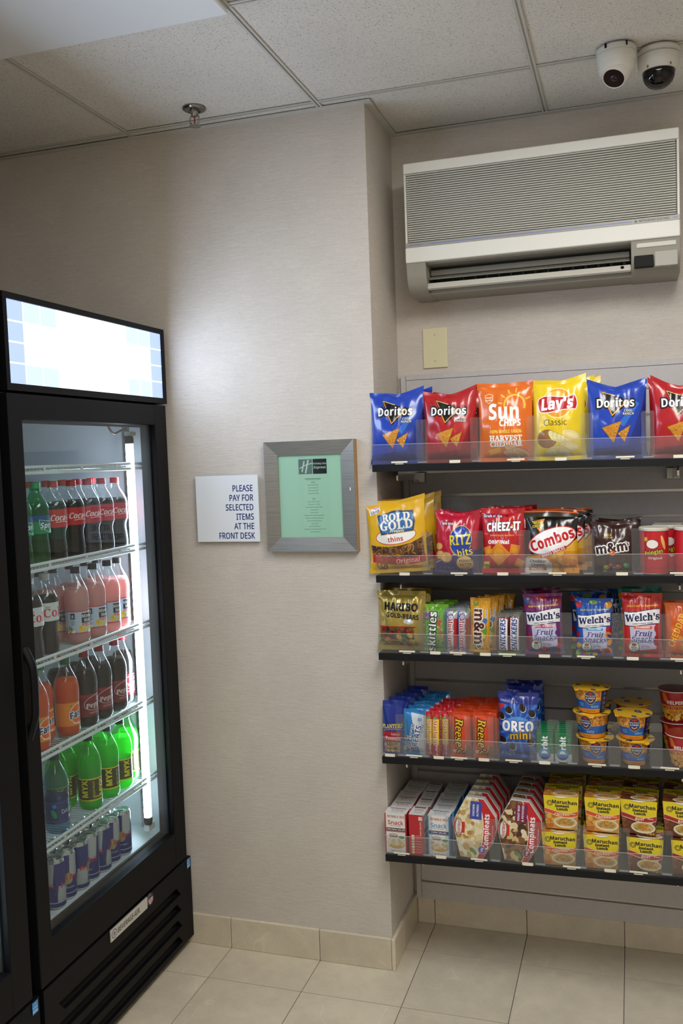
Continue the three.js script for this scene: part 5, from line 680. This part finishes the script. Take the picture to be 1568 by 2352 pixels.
{ // pasta cups with foil lids
  const wrapM = (c0) => face(300, 66, (c, w, h) => { rect(c, 0, 0, w, h, '#1f4f9e'); clipped(c, (q) => q.rect(0, 0, w, 30), () => { rect(c, 0, 0, w, 30, '#c07a2a'); const r = rng(2); for (let k = 0; k < 160; k++) { c.beginPath(); c.ellipse(r() * w, r() * 30, 6, 4, r() * 3, 0, 4); c.strokeStyle = ['#e8a84a', '#a8621c', '#d9923a', '#f0bc64'][k % 4]; c.lineWidth = 3; c.stroke(); } }); wave(c, 30, 5, w, h, '#1f5fb4'); rect(c, 0, 54, w, 12, '#e8922a'); for (const x of [75, 225]) { ell(c, x, 20, 17, 20, '#1c3278', '#e8b83a', 1.2); ell(c, x, 7, 7, 3.4, '#c8262e'); txt(c, 'Macaroni', x, 14, 6.4, '#f0d88a'); txt(c, '& CHEESE', x, 21, 6, '#fff'); c.beginPath(); c.arc(x, 24, 8, 0.3, 2.84); c.strokeStyle = '#f0b83a'; c.lineWidth = 3; c.stroke(); txt(c, 'easy', x + 14, 46, 12, '#7ac0f0'); txt(c, 'original flavor', x, 60, 5, '#6a3a10'); for (let k = 0; k < 3; k++) rect(c, x - 40, 38 + k * 4, 16, 1.2, '#a9c6ea'); }
    rect(c, 108, 0, 74, 66, '#141c44'); for (let k = 0; k < 10; k++) rect(c, 138, 6 + k * 5.6, 36, 1.6, k < 3 ? '#c8c23a' : '#aeb6cc'); rect(c, 138, 24, 36, 11, '#e0641e'); for (let k = 0; k < 4; k++) ell(c, 124, 10 + k * 14, 6, 5, '#3f6ab0'); });
  const pm = new THREE.MeshPhysicalMaterial({ map: wrapM(), roughness: 0.35, clearcoat: 0.3, side: THREE.DoubleSide }), lidT = face(106, 106, (c) => { rect(c, 0, 0, 106, 106, '#e6b422'); ell(c, 53, 38, 14, 9, '#1c2f74'); txt(c, 'easy', 53, 38, 8, '#e6b422'); for (const [x, y] of [[24, 78], [92, 70], [84, 24]]) { ell(c, x, y, 10, 6, '#1c2f74'); rect(c, x - 4, y - 1, 8, 1.6, '#c9a83a'); } for (let k = 0; k < 5; k++) line(c, [[20 + k * 14, 60], [34 + k * 12, 52]], '#d98a2c', 1); });
  const lidM = mat(0xffffff, 0.35, { map: lidT, clearcoat: 0.3 }), foam = mat(0xe8a238, 0.5);
  const wall = lathe([0, 1, 2, 3, 4, 5, 6].map((k) => [0.0355 + k * 0.011 / 6 + 0.0006 * Math.sin(k * 0.5), 0.002 + k * 0.064 / 6]), 44), base = lathe([[0, 0.003], [0.033, 0.0005], [0.035, 0.002]], 32), rim = lathe([[0.0465, 0.066], [0.0505, 0.0665], [0.051, 0.0685], [0.0505, 0.07]], 44);
  const lidG = (() => { const s = new THREE.Shape(); s.absarc(0, 0, 0.052, -1.2, 4.6); s.lineTo(0.006, -0.057); s.quadraticCurveTo(0.013, -0.059, 0.019, -0.052); s.closePath(); const e = new THREE.ExtrudeGeometry(s, { depth: 0.0008, bevelEnabled: false, curveSegments: 40 }); const p = e.attributes.position, uv = e.attributes.uv; for (let i = 0; i < p.count; i++) { uv.setXY(i, p.getX(i) / 0.106 + 0.5, p.getY(i) / 0.106 + 0.5); const r = Math.hypot(p.getX(i), p.getY(i)); if (r > 0.0525) p.setZ(i, p.getZ(i) - (r - 0.052) * 0.7); } e.rotateX(-Math.PI / 2); e.computeVertexNormals(); return e; })();
  const cup = (label, x, lvl, z, turn, lt) => { const g = thing('noodle_cup', label, 'cup', [x, shelfY(3, x) + 0.0006 + lvl * 0.0708, z], 'macaroni cups'); g.rotation.y = turn; part(g, 'printed_cup', wall, pm); part(g, 'base', base, foam); part(g, 'rim', rim, foam); part(g, 'foil_lid', lidG, lidM, [0, 0.0692, 0], [0, lt, 0]); };
  const T = -Math.PI / 2 + 0.08;
  cup('blue macaroni cup at the bottom of the stack of three', 0.614, 0, 0.0, T, 1.2); cup('macaroni cup showing its dark back panel, in the middle of three', 0.606, 1, -0.002, T + 2.7, -1.4); cup('macaroni cup on top of the stack of three', 0.606, 2, -0.004, T - 0.1, 0.6);
  cup('blue macaroni cup under another beside the clear divider', 0.722, 0, 0.0, T, 1.9); cup('macaroni cup with yellow lid on top of the stack of two', 0.717, 1, -0.002, T, 0.4);
  cup('macaroni cup in the back row, at the bottom', 0.716, 0, -0.112, T, 1); cup('macaroni cup topping the shadowed back stack', 0.716, 1, -0.112, T + 2, 1); 
  cup('macaroni cup hidden behind the stack of three, lower', 0.61, 0, -0.112, T, 1); cup('macaroni cup hidden behind the stack of three, upper', 0.61, 1, -0.112, T, 2);
  // red microwave pasta cups
  const rw = face(300, 100, (c, w, h) => { rect(c, 0, 0, w, h, '#b01c28'); rect(c, 0, 46, w, 30, '#e8b83a'); bits(c, 0, 70, w, 28, 80, ['#e8c23a', '#d99a2a', '#f0d86a'], 4, 8, 5); for (const x of [75, 225]) { poly(c, [[x - 42, 4], [x - 28, 4], [x - 16, 34], [x - 36, 34]], '#e07a2a'); txt(c, 'HELPER', x + 4, 36, 16, '#f4e9dc', { fat: 1 }); txt(c, 'MICROWAVE', x, 54, 17, '#b01c28', { sx: 0.85, fat: 0.6 }); txt(c, 'SINGLES', x + 8, 68, 15, '#b01c28', { sx: 0.85 }); } });
  const rm = new THREE.MeshPhysicalMaterial({ map: rw, roughness: 0.35, clearcoat: 0.3, side: THREE.DoubleSide }), rlid = mat(0x8e1a22, 0.35, { clearcoat: 0.3 }), paper = mat(0xe6ddd0, 0.6);
  const rwall = lathe([0, 1, 2, 3, 4].map((k) => [0.0315 + k * 0.011 / 4, 0.002 + k * 0.021]), 40), rrim = lathe([[0.0425, 0.086], [0.0455, 0.0865], [0.0455, 0.089], [0.0425, 0.0895]], 40), rl = lathe([[0.0452, 0.0892], [0.0452, 0.0902], [0, 0.0905]], 40), rb = lathe([[0, 0.003], [0.0295, 0.0005], [0.031, 0.002]], 30);
  const rcup = (label, x, lvl, z, turn) => { const g = thing('pasta_cup', label, 'cup', [x, shelfY(3, x) + 0.0006 + lvl * 0.091, z], 'red pasta cups'); g.rotation.y = turn; part(g, 'printed_cup', rwall, rm); part(g, 'base', rb, paper); part(g, 'rim', rrim, paper); part(g, 'lid', rl, rlid); };
  rcup('red pasta cup at the front, cut off by the right edge', 0.846, 0, 0.006, -1.75); rcup('red pasta cup in the back row, lower', 0.835, 0, -0.12, -1.7); rcup('red pasta cup topping the back stack', 0.832, 1, -0.12, -1.7);
}

// --- bottom shelf ---
{ // slim snack cartons in three rows going back
  const front = (main, bar, word, seed) => face(66, 132, (c, w, h) => { rect(c, 0, 0, w, h, '#efece6'); rect(c, 0, 0, 3.5, h, main); rect(c, w - 3.5, 0, 3.5, h, main); txt(c, 'BUMBLE BEE', 35, 11, 10, '#a8262e', { font: 'serif', sx: 0.82 }); txt(c, 'Snack', 33, 31, 18.5, main, { w: '' , fat: 0.5 }); txt(c, 'ON THE RUN!', 33, 41, 5.4, '#6a6a6e', { w: '' }); rect(c, 3.5, 48, w - 7, 11, bar); txt(c, word, 33, 53.6, 7.6, '#f4ece6'); rect(c, 4, 60, w - 8, 1.6, main); ell(c, 26, 72, 13, 5, '#d8d2c4', '#4a3a34', 1); rect(c, 14, 72, 25, 8, '#8a2a32'); rect(c, 14, 78, 25, 4, '#e8e4de'); ell(c, 51, 77, 9, 5, '#3f9a4c'); ell(c, 34, 102, 25, 13, '#d9a84e', '#b07c2e', 1); bits(c, 10, 86, 48, 20, 60, ['#efe3c0', '#e4d3a4', '#f6eed8', '#d9c08a'], 2, 5, seed); txt(c, 'NET WT 3.5 OZ', 33, 124, 4.6, '#55504c'); }, 3);
  const top = (main, word) => face(66, 46, (c, w, h) => { rect(c, 0, 0, w, h, '#e9e6e0'); rect(c, 8, 3, 50, 5, main === '#2f8ad0' ? '#1f2c5c' : '#4a1c20'); txt(c, 'Snack', 34, 20, 15, main, { w: '', rot: Math.PI }); txt(c, 'ON THE RUN!', 34, 32, 6, '#55504c', { rot: Math.PI, w: '' }); }, 3);
  const sideT = face(46, 132, (c, w, h) => { rect(c, 0, 0, w, h, '#c2242e'); rect(c, 30, 6, 12, 12, '#e8e0da'); for (let k = 0; k < 7; k++) { ell(c, 12, 70 + k * 9, 5, 4, ['#f0dca0', '#e8f0d8', '#f0c8a0'][k % 3]); rect(c, 20, 68 + k * 9, 18, 1.4, '#f0b8b0'); } txt(c, 'FUN FOR LUNCH', 36, 46, 6, '#ffe6e0', { rot: 1.57 }); }, 3);
  const kinds = { red: ['#c2242e', front('#c2242e', '#4a1c20', 'CHICKEN SALAD', 5), top('#c2242e')], blue: ['#2f8ad0', front('#2f8ad0', '#1f2c5c', 'TUNA SALAD', 6), top('#2f8ad0')] };
  const W = 0.066, Hb = 0.122, Db = 0.046;
  const bev = (w, h, d) => new THREE.BoxGeometry(w, h, d).translate(0, h / 2, 0);
  const card = mat(0xd9d6cf, 0.6);
  const rowOf = (kind, x, n, noun, lbl, flip) => {
    const [col, f, t] = kinds[kind], sm = mat(new THREE.Color(col), 0.4, { clearcoat: 0.25 }), fm = mat(0xffffff, 0.4, { map: f, clearcoat: 0.25 }), tm = mat(0xffffff, 0.45, { map: t, clearcoat: 0.2 }), st = mat(0xffffff, 0.4, { map: sideT, clearcoat: 0.25 });
    const body = flip ? bev(Db, Hb, W) : bev(W, Hb, Db), mats = flip ? [fm, fm, tm, card, st, st] : [sm, sm, tm, card, fm, fm], dep = flip ? W : Db;
    for (let k = 0; k < n; k++) { const z = 0.05 - dep / 2 - 0.003 - k * (dep + 0.0012), px = x + (k * 5 % 3 - 1) * 0.0015 + k * 0.0018; const g = thing('snack_carton', k ? ORD[k] + ' ' + noun + ' from the front of its row' : lbl, 'carton', [px, shelfY(4, px) + 0.0005, z], noun + 's'); g.rotation.y = 0.015 * ((k * 7) % 3 - 1); part(g, 'carton_body', body, mats); part(g, 'top_flap', bx(-(flip ? Db : W) / 2 + 0.001, (flip ? Db : W) / 2 - 0.001, Hb, Hb + 0.0006, -dep / 2, -dep / 2 + 0.004), card); }
  };
  rowOf('red', 0.037, 6, 'white and red snack carton', 'white and red snack carton at the left end of the bottom shelf'); rowOf('red', 0.101, 4, 'sideways red snack carton', 'red snack carton turned sideways between two rows', true); rowOf('blue', 0.168, 6, 'white and blue snack carton', 'white and blue snack carton beside the meal trays');
}
{ // shelf stable meal trays in printed sleeves, standing up in two rows
  const pts = [[0.2, 0], [0.7, 0], [0.93, 0.3], [1, 0.52], [0.97, 0.72], [0.68, 1], [0.27, 1], [0.06, 0.68], [0, 0.55], [0.03, 0.42]];
  const W = 0.126, Ht = 0.172, dp = 0.03;
  const outline = pts.map(([x, y]) => new THREE.Vector2((x - 0.5) * W, y * Ht));
  const curve = new THREE.SplineCurve([...outline, outline[0]]);
  const geo = (() => { const s = new THREE.Shape(outline); const e = new THREE.ExtrudeGeometry(s, { depth: dp, bevelEnabled: true, bevelSize: 0.0012, bevelThickness: 0.0012, bevelSegments: 2 }); e.translate(0, 0, -dp / 2); const p = e.attributes.position, uv = e.attributes.uv; for (let i = 0; i < p.count; i++) uv.setXY(i, p.getX(i) / W + 0.5, p.getY(i) / Ht); return e; })();
  const design = (cols, dark, tagC, tagW, grams, seed) => face(126, 172, (c, w, h) => { rect(c, 0, 0, w, h, '#c81f28'); clipped(c, (q) => { q.moveTo(-10, -10); q.lineTo(64, -10); q.bezierCurveTo(96, 50, 96, 120, 70, 182); q.lineTo(-10, 182); q.closePath(); }, () => { rect(c, 0, 0, w, h, cols[0]); bits(c, 0, 0, 96, h, 120, cols, 6, 14, seed); bits(c, 0, 0, 96, h, 30, dark, 5, 11, seed + 1); ell(c, 58, 150, 9, 6, '#5f8a34', null, 0, 0.6); ell(c, 66, 156, 8, 5, '#6f9a3c', null, 0, 1.2); }); c.beginPath(); c.moveTo(64, -6); c.bezierCurveTo(96, 50, 96, 120, 70, 178); c.strokeStyle = '#f4eee6'; c.lineWidth = 2; c.stroke();
    rect(c, 48, 8, 34, 52, tagC); txt(c, tagW[0], 58, 34, 8, '#fff', { rot: -1.57 }); txt(c, tagW[1], 70, 34, 8, '#fff', { rot: -1.57 }); rect(c, 0, 72, 34, 32, '#d9261e'); ell(c, 16, 88, 10, 26, '#f4f0e8', '#2f6a3c', 1.6); txt(c, 'Hormel', 16, 88, 14, '#b8202a', { rot: -1.57, font: 'serif', sx: 0.9 }); txt(c, 'Compleats', 97, 92, 21.5, '#ffffff', { rot: -1.57, sx: 0.94, fat: 0.6 }); txt(c, 'ready in 60 seconds', 115, 100, 6.4, '#ffe4dc', { rot: -1.57, w: '' }); ell(c, 86, 146, 11, 11, tagC, '#f0e8e0', 1); txt(c, grams, 86, 146, 8.6, '#fff', { rot: -1.57 }); });
  const A = new THREE.MeshPhysicalMaterial({ map: design(['#e2cf9c', '#efe2ba', '#d6bb80', '#f4ead0'], ['#b98e4c', '#c9a468'], '#3f4aa8', ['CHICKEN', 'ALFREDO'], '18g', 5), roughness: 0.4, clearcoat: 0.3 }), B = new THREE.MeshPhysicalMaterial({ map: design(['#6a4024', '#8a5c34', '#d6bb84', '#4a2a16'], ['#f0e2c2', '#3f2412', '#e8d4a8'], '#7c1c4c', ['ROAST BEEF', '& POTATOES'], '14g', 9), roughness: 0.4, clearcoat: 0.3 });
  const tray = mat(0x2a2a2c, 0.5), edge = mat(0xeae4dc, 0.5), flapM = mat(0xc81f28, 0.4);
  const rowOf = (x, n, m, noun, lbl, roll) => { for (let k = 0; k < n; k++) { const px = x + k * 0.003, z = 0.03 - k * 0.05; const g = thing('meal_tray', k ? ORD[k] + ' ' + noun + ' from the front of its row' : lbl, 'meal tray', [px, shelfY(4, px) + 0.0035, z], noun + ' row'); g.rotation.set(-0.1, 0.0, roll + 0.02 * (k * 3 % 3 - 1)); part(g, 'sleeve', geo, [m, edge]); part(g, 'side_flap', bx(W * 0.36, W * 0.49, Ht * 0.3, Ht * 0.78, -0.012, -0.0105), flapM); part(g, 'tray_rim', new THREE.ExtrudeGeometry(new THREE.Shape(outline.map((q) => new THREE.Vector2(q.x * 0.9, 0.05 * Ht + q.y * 0.9))), { depth: 0.006, bevelEnabled: false }), tray, [0, 0, -dp / 2 - 0.0075]); } };
  rowOf(0.267, 5, A, 'red and cream pasta meal tray', 'red meal tray showing creamy pasta, at the front', -0.03); rowOf(0.396, 5, B, 'red and maroon beef meal tray', 'red meal tray showing brown beef, at the front', -0.04);
}
{ // instant soup: a foam cup in a printed card sleeve that covers front, top and back
  const art = (bandC, word, left, seed) => face(100, 106, (c, w, h) => { rect(c, 0, 0, w, h, '#f0d81e'); ell(c, 17, 24, 8, 8, null, '#22242c', 1.6); ell(c, 17, 24, 4.6, 4.6, null, '#22242c', 1.6); txt(c, 'Maruchan', 60, 20, 15.5, '#22242c', { fat: 0.7, sx: 0.98, sky: 0.02 }); txt(c, 'Instant', 53, 32, 11, '#22242c', { fat: 1, sx: 1.05 }); txt(c, 'Lunch', 53, 42, 11, '#22242c', { fat: 1, sx: 1.05 });
    c.beginPath(); c.moveTo(0, 40); c.bezierCurveTo(30, 46, 60, 66, 100, 44); c.lineTo(100, 60); c.bezierCurveTo(60, 78, 30, 58, 0, 54); c.closePath(); c.fillStyle = bandC; c.fill(); c.strokeStyle = '#f6efe0'; c.lineWidth = 1.2; c.stroke();
    clipped(c, (q) => { q.moveTo(0, 55); q.bezierCurveTo(30, 60, 60, 80, 100, 61); q.lineTo(100, 106); q.lineTo(0, 106); q.closePath(); }, () => { rect(c, 0, 50, w, 60, left[0]); bits(c, 0, 54, 40, 52, 40, left, 4, 10, seed); bits(c, 60, 84, 40, 22, 22, ['#d98a6a', '#c9a24e', '#a8b44e', '#e0b080'], 2, 5, seed + 3); ell(c, 62, 84, 36, 18, '#efe2c8', '#d6c4a0', 1); ell(c, 62, 83, 31, 13, '#d6b06a'); bits(c, 38, 74, 46, 18, 60, ['#e0bc72', '#c99a4a', '#b8843a', '#8aa04a', '#d9763a'], 1.6, 4, seed + 1); ell(c, 60, 80, 15, 9, '#c28a36'); bits(c, 48, 74, 24, 13, 24, ['#d6a24c', '#b47c2c'], 1.6, 3.4, seed + 2); poly(c, [[74, 64], [94, 60], [86, 74]], '#d9d2b8'); });
    txt(c, word, 52, 58.5, 12, '#fbf3e2', { skew: -0.15, sky: -0.02 }); txt(c, 'Flavor', 84, 55, 6, '#fbf3e2', { skew: -0.15 }); });
  const chick = art('#e2571f', 'Chicken', ['#d9923a', '#c27424', '#e8b45c'], 3), beef = art('#b3202c', 'Beef', ['#6e3a20', '#8a5030', '#542a14'], 8);
  const panel = (p) => { // p: four corners, front face outwards; a 0.7 mm card
    const g = new THREE.BufferGeometry(), v = p.map((q) => new THREE.Vector3(...q)), n = v[1].clone().sub(v[0]).cross(v[3].clone().sub(v[0])).normalize().multiplyScalar(0.0007), pos = [], uv = [], N = 6, idx = [];
    for (const s of [0, 1]) for (let j = 0; j <= N; j++) for (let i = 0; i <= N; i++) { const a = v[0].clone().lerp(v[1], i / N), b = v[3].clone().lerp(v[2], i / N), q = a.lerp(b, j / N); if (s) q.sub(n); pos.push(q.x, q.y, q.z); uv.push(i / N, j / N); }
    const M = (N + 1) * (N + 1); for (let j = 0; j < N; j++) for (let i = 0; i < N; i++) { const a = j * (N + 1) + i, c = a + N + 1; idx.push(a, a + 1, c, a + 1, c + 1, c, a + M, c + M, a + 1 + M, a + 1 + M, c + M, c + 1 + M); }
    g.setAttribute('position', new THREE.Float32BufferAttribute(pos, 3)); g.setAttribute('uv', new THREE.Float32BufferAttribute(uv, 2)); g.setIndex(idx); g.computeVertexNormals(); return g; };
  const wt = 0.0485, wb = 0.043, hh = 0.102, zt = 0.043, zb = 0.035;
  const fG = panel([[-wb, 0, zb], [wb, 0, zb], [wt, hh - 0.004, zt], [-wt, hh - 0.004, zt]]), tG = panel([[-wt, hh - 0.004, zt], [wt, hh - 0.004, zt], [wt, hh, -zt], [-wt, hh, -zt]]), bG = panel([[wb, 0, -zb], [-wb, 0, -zb], [-wt, hh, -zt], [wt, hh, -zt]]), uG = panel([[-wb, 0.0007, -zb], [wb, 0.0007, -zb], [wb, 0.0007, zb], [-wb, 0.0007, zb]]);
  const cupG = lathe([[0, 0.002], [0.0285, 0.002], [0.0415, 0.092], [0.0425, 0.096], [0.041, 0.0965], [0, 0.0965]], 36), foam = mat(0xd9d6cf, 0.7), cardIn = mat(0xbdb8ae, 0.8), tabM = mat(0xf2efe8, 0.6);
  const tabG = (() => { const s = new THREE.Shape(); s.moveTo(-0.02, 0); s.quadraticCurveTo(0, -0.009, 0.02, 0); s.closePath(); return new THREE.ExtrudeGeometry(s, { depth: 0.0005, bevelEnabled: false, curveSegments: 12 }); })();
  const M = { chicken: new THREE.MeshPhysicalMaterial({ map: chick, roughness: 0.42, clearcoat: 0.2, side: THREE.DoubleSide }), beef: new THREE.MeshPhysicalMaterial({ map: beef, roughness: 0.42, clearcoat: 0.2, side: THREE.DoubleSide }) };
  const soup = (kind, label, x, y, z, turn) => { const g = thing('soup_cup', label, 'soup cup', [x, y, z], kind + ' soup cups'); g.rotation.y = turn; part(g, 'front_panel', fG, M[kind]); part(g, 'top_panel', tG, M[kind]); part(g, 'back_panel', bG, M[kind]); part(g, 'bottom_panel', uG, cardIn); part(g, 'foam_cup', cupG, foam); part(g, 'tuck_tab', tabG, tabM, [0, hh - 0.004, zt + 0.0002], [-0.08, 0, 0]); };
  const cols = [['chicken', 0.51, 0.519, 'left lane of yellow chicken soups', 0.06], ['chicken', 0.626, 0.633, 'right lane of yellow chicken soups', 0.02], ['beef', 0.744, 0.7315, 'left lane of red banded beef soups', -0.03], ['beef', 0.86, 0.842, 'right lane of red banded beef soups', -0.02]];
  for (const [kind, xl, xu, lane, tn] of cols) {
    const a = ['lower', 'upper'];
    for (let k = 0; k < 3; k++) for (const u of [0, 1]) { const x = (u ? xu : xl) + k * 0.006, y = shelfY(4, xl) + 0.0012 + u * 0.1045; soup(kind, (k ? (k === 1 ? 'second ' : 'third ') : 'front ') + a[u] + ' soup cup in the ' + lane, x, y, 0.004 - k * 0.092 - u * 0.003, u ? tn - 0.05 : tn); }
  }
}

// ---------- clear dividers, clips and price tags along the shelf fronts ----------
{
  const near = [['the left blue and red tortilla chips', 'the red and orange chip bags', 'the orange and yellow chip bags', 'the yellow and right blue chip bags', 'the right blue and right red chip bags'], ['the pretzels and magenta crackers', 'the magenta crackers and cheese crackers', 'the cheese crackers and stuffed pretzels', 'the stuffed pretzels and brown candy', 'the brown candy and chip cans'],
    ['the gold gummies and green packet', 'the green packet and silver bars', 'the silver bars and yellow packet', 'the yellow packet and brown bars', 'the brown bars and purple fruit snacks', 'the purple and blue fruit snacks', 'the blue and red fruit snacks', 'the red fruit snacks and cheddar packet'],
    ['the peanuts and crispy rice', 'the crispy rice and fruit chews', 'the fruit chews and orange packets', 'the two lanes of orange packets', 'the orange packets and mini cookies', 'the mini cookies and gum', 'the two stacks of gum', 'the gum and macaroni cups', 'the two stacks of macaroni cups', 'the macaroni cups and red cups'],
    ['the red cartons and blue cartons', 'the blue cartons and pasta trays', 'the pasta trays and beef trays', 'the beef trays and chicken soups', 'the two lanes of chicken soups', 'the chicken soups and beef soups', 'the two lanes of beef soups']];
  const X = [[0.152, 0.3085, 0.4655, 0.61, 0.767], [0.158, 0.304, 0.436, 0.607, 0.737], [0.141, 0.2, 0.2705, 0.35, 0.417, 0.544, 0.682, 0.802], [0.064, 0.1325, 0.2045, 0.269, 0.336, 0.4535, 0.5035, 0.554, 0.667, 0.776], [0.132, 0.2035, 0.3315, 0.4595, 0.573, 0.687, 0.799]];
  const fin = bx(-0.0007, 0.0007, 0.003, 0.125, 0.022, 0.05), flange = (() => { const s = new THREE.Shape(); const w = 0.0165, h = 0.127, r = 0.006; s.moveTo(-w, 0.003); s.lineTo(w, 0.003); s.lineTo(w, h - r); s.quadraticCurveTo(w, h, w - r, h); s.lineTo(-w + r, h); s.quadraticCurveTo(-w, h, -w, h - r); s.closePath(); const e = new THREE.ExtrudeGeometry(s, { depth: 0.0012, bevelEnabled: false }); e.translate(0, 0, 0.0505); return e; })();
  const clip = bx(-0.013, 0.013, 0.0023, 0.006, 0.046, 0.0535, 0.001), clipM = new THREE.MeshPhysicalMaterial({ color: 0xe6e6e8, roughness: 0.25, transmission: 0.6, thickness: 0 });
  X.forEach((list, s) => list.forEach((x, k) => { const g = thing('shelf_divider', 'clear shelf divider between ' + near[s][k], 'divider', [x, shelfY(s, x), 0]); part(g, 'fin', fin, clear); part(g, 'front_flange', flange, milky); part(g, 'foot_clip', clip, clipM); }));
  const TX = [[0.085, 0.247, 0.418, 0.54, 0.708, 0.845], [0.09, 0.25, 0.374, 0.524, 0.695, 0.841], [0.09, 0.174, 0.24, 0.319, 0.381, 0.484, 0.596, 0.719, 0.839], [0.028, 0.101, 0.175, 0.235, 0.307, 0.392, 0.478, 0.62, 0.718, 0.81], [0.054, 0.173, 0.285, 0.424, 0.546, 0.65, 0.725]];
  const what = [['left blue tortilla chips', 'left red tortilla chips', 'orange multigrain chips', 'yellow potato chips', 'right blue tortilla chips', 'right red tortilla chips'], ['yellow pretzels', 'magenta crackers', 'red cheese crackers', 'stuffed pretzels', 'brown chocolate candy', 'red chip cans'], ['gold gummies', 'green fruit candy', 'silver nougat bars', 'yellow peanut candy', 'brown nougat bars', 'purple fruit snacks', 'blue fruit snacks', 'red fruit snacks', 'orange cheddar packet'], ['blue peanut packet', 'crispy rice squares', 'fruit chew sticks', 'left orange cup packets', 'right orange cup packets', 'mini cookies', 'green gum', 'stack of three cups', 'stack of two cups', 'red pasta cups'], ['white and red cartons', 'blue cartons', 'pasta meal trays', 'beef meal trays', 'left chicken soups', 'right chicken soups', 'beef soups']];
  const tagM = mat(0xe9e3cd, 0.7), tg = bx(-0.0155, 0.0155, 0, 0.0085, 0, 0.0012, 0.0004), tw = bx(-0.024, 0.024, 0.0035, 0.0085, 0, 0.0012, 0.0004);
  TX.forEach((list, s) => list.forEach((x, k) => { const g = thing('price_tag', 'small cream price tag under the ' + what[s][k], 'price tag', [x, shelfY(s, x), 0.0562]); g.rotation.x = -0.1; part(g, 'card', (k + s) % 2 ? tg : tw, tagM); part(g, 'card_foot', bx(-0.012, 0.012, -0.0035, 0.0005, 0.0002, 0.0011), tagM, [0, 0.0015, 0.0006]); }));
}

scene.traverse((o) => { if (o.isMesh) o.castShadow = o.receiveShadow = true; });
renderer.render(scene, camera);
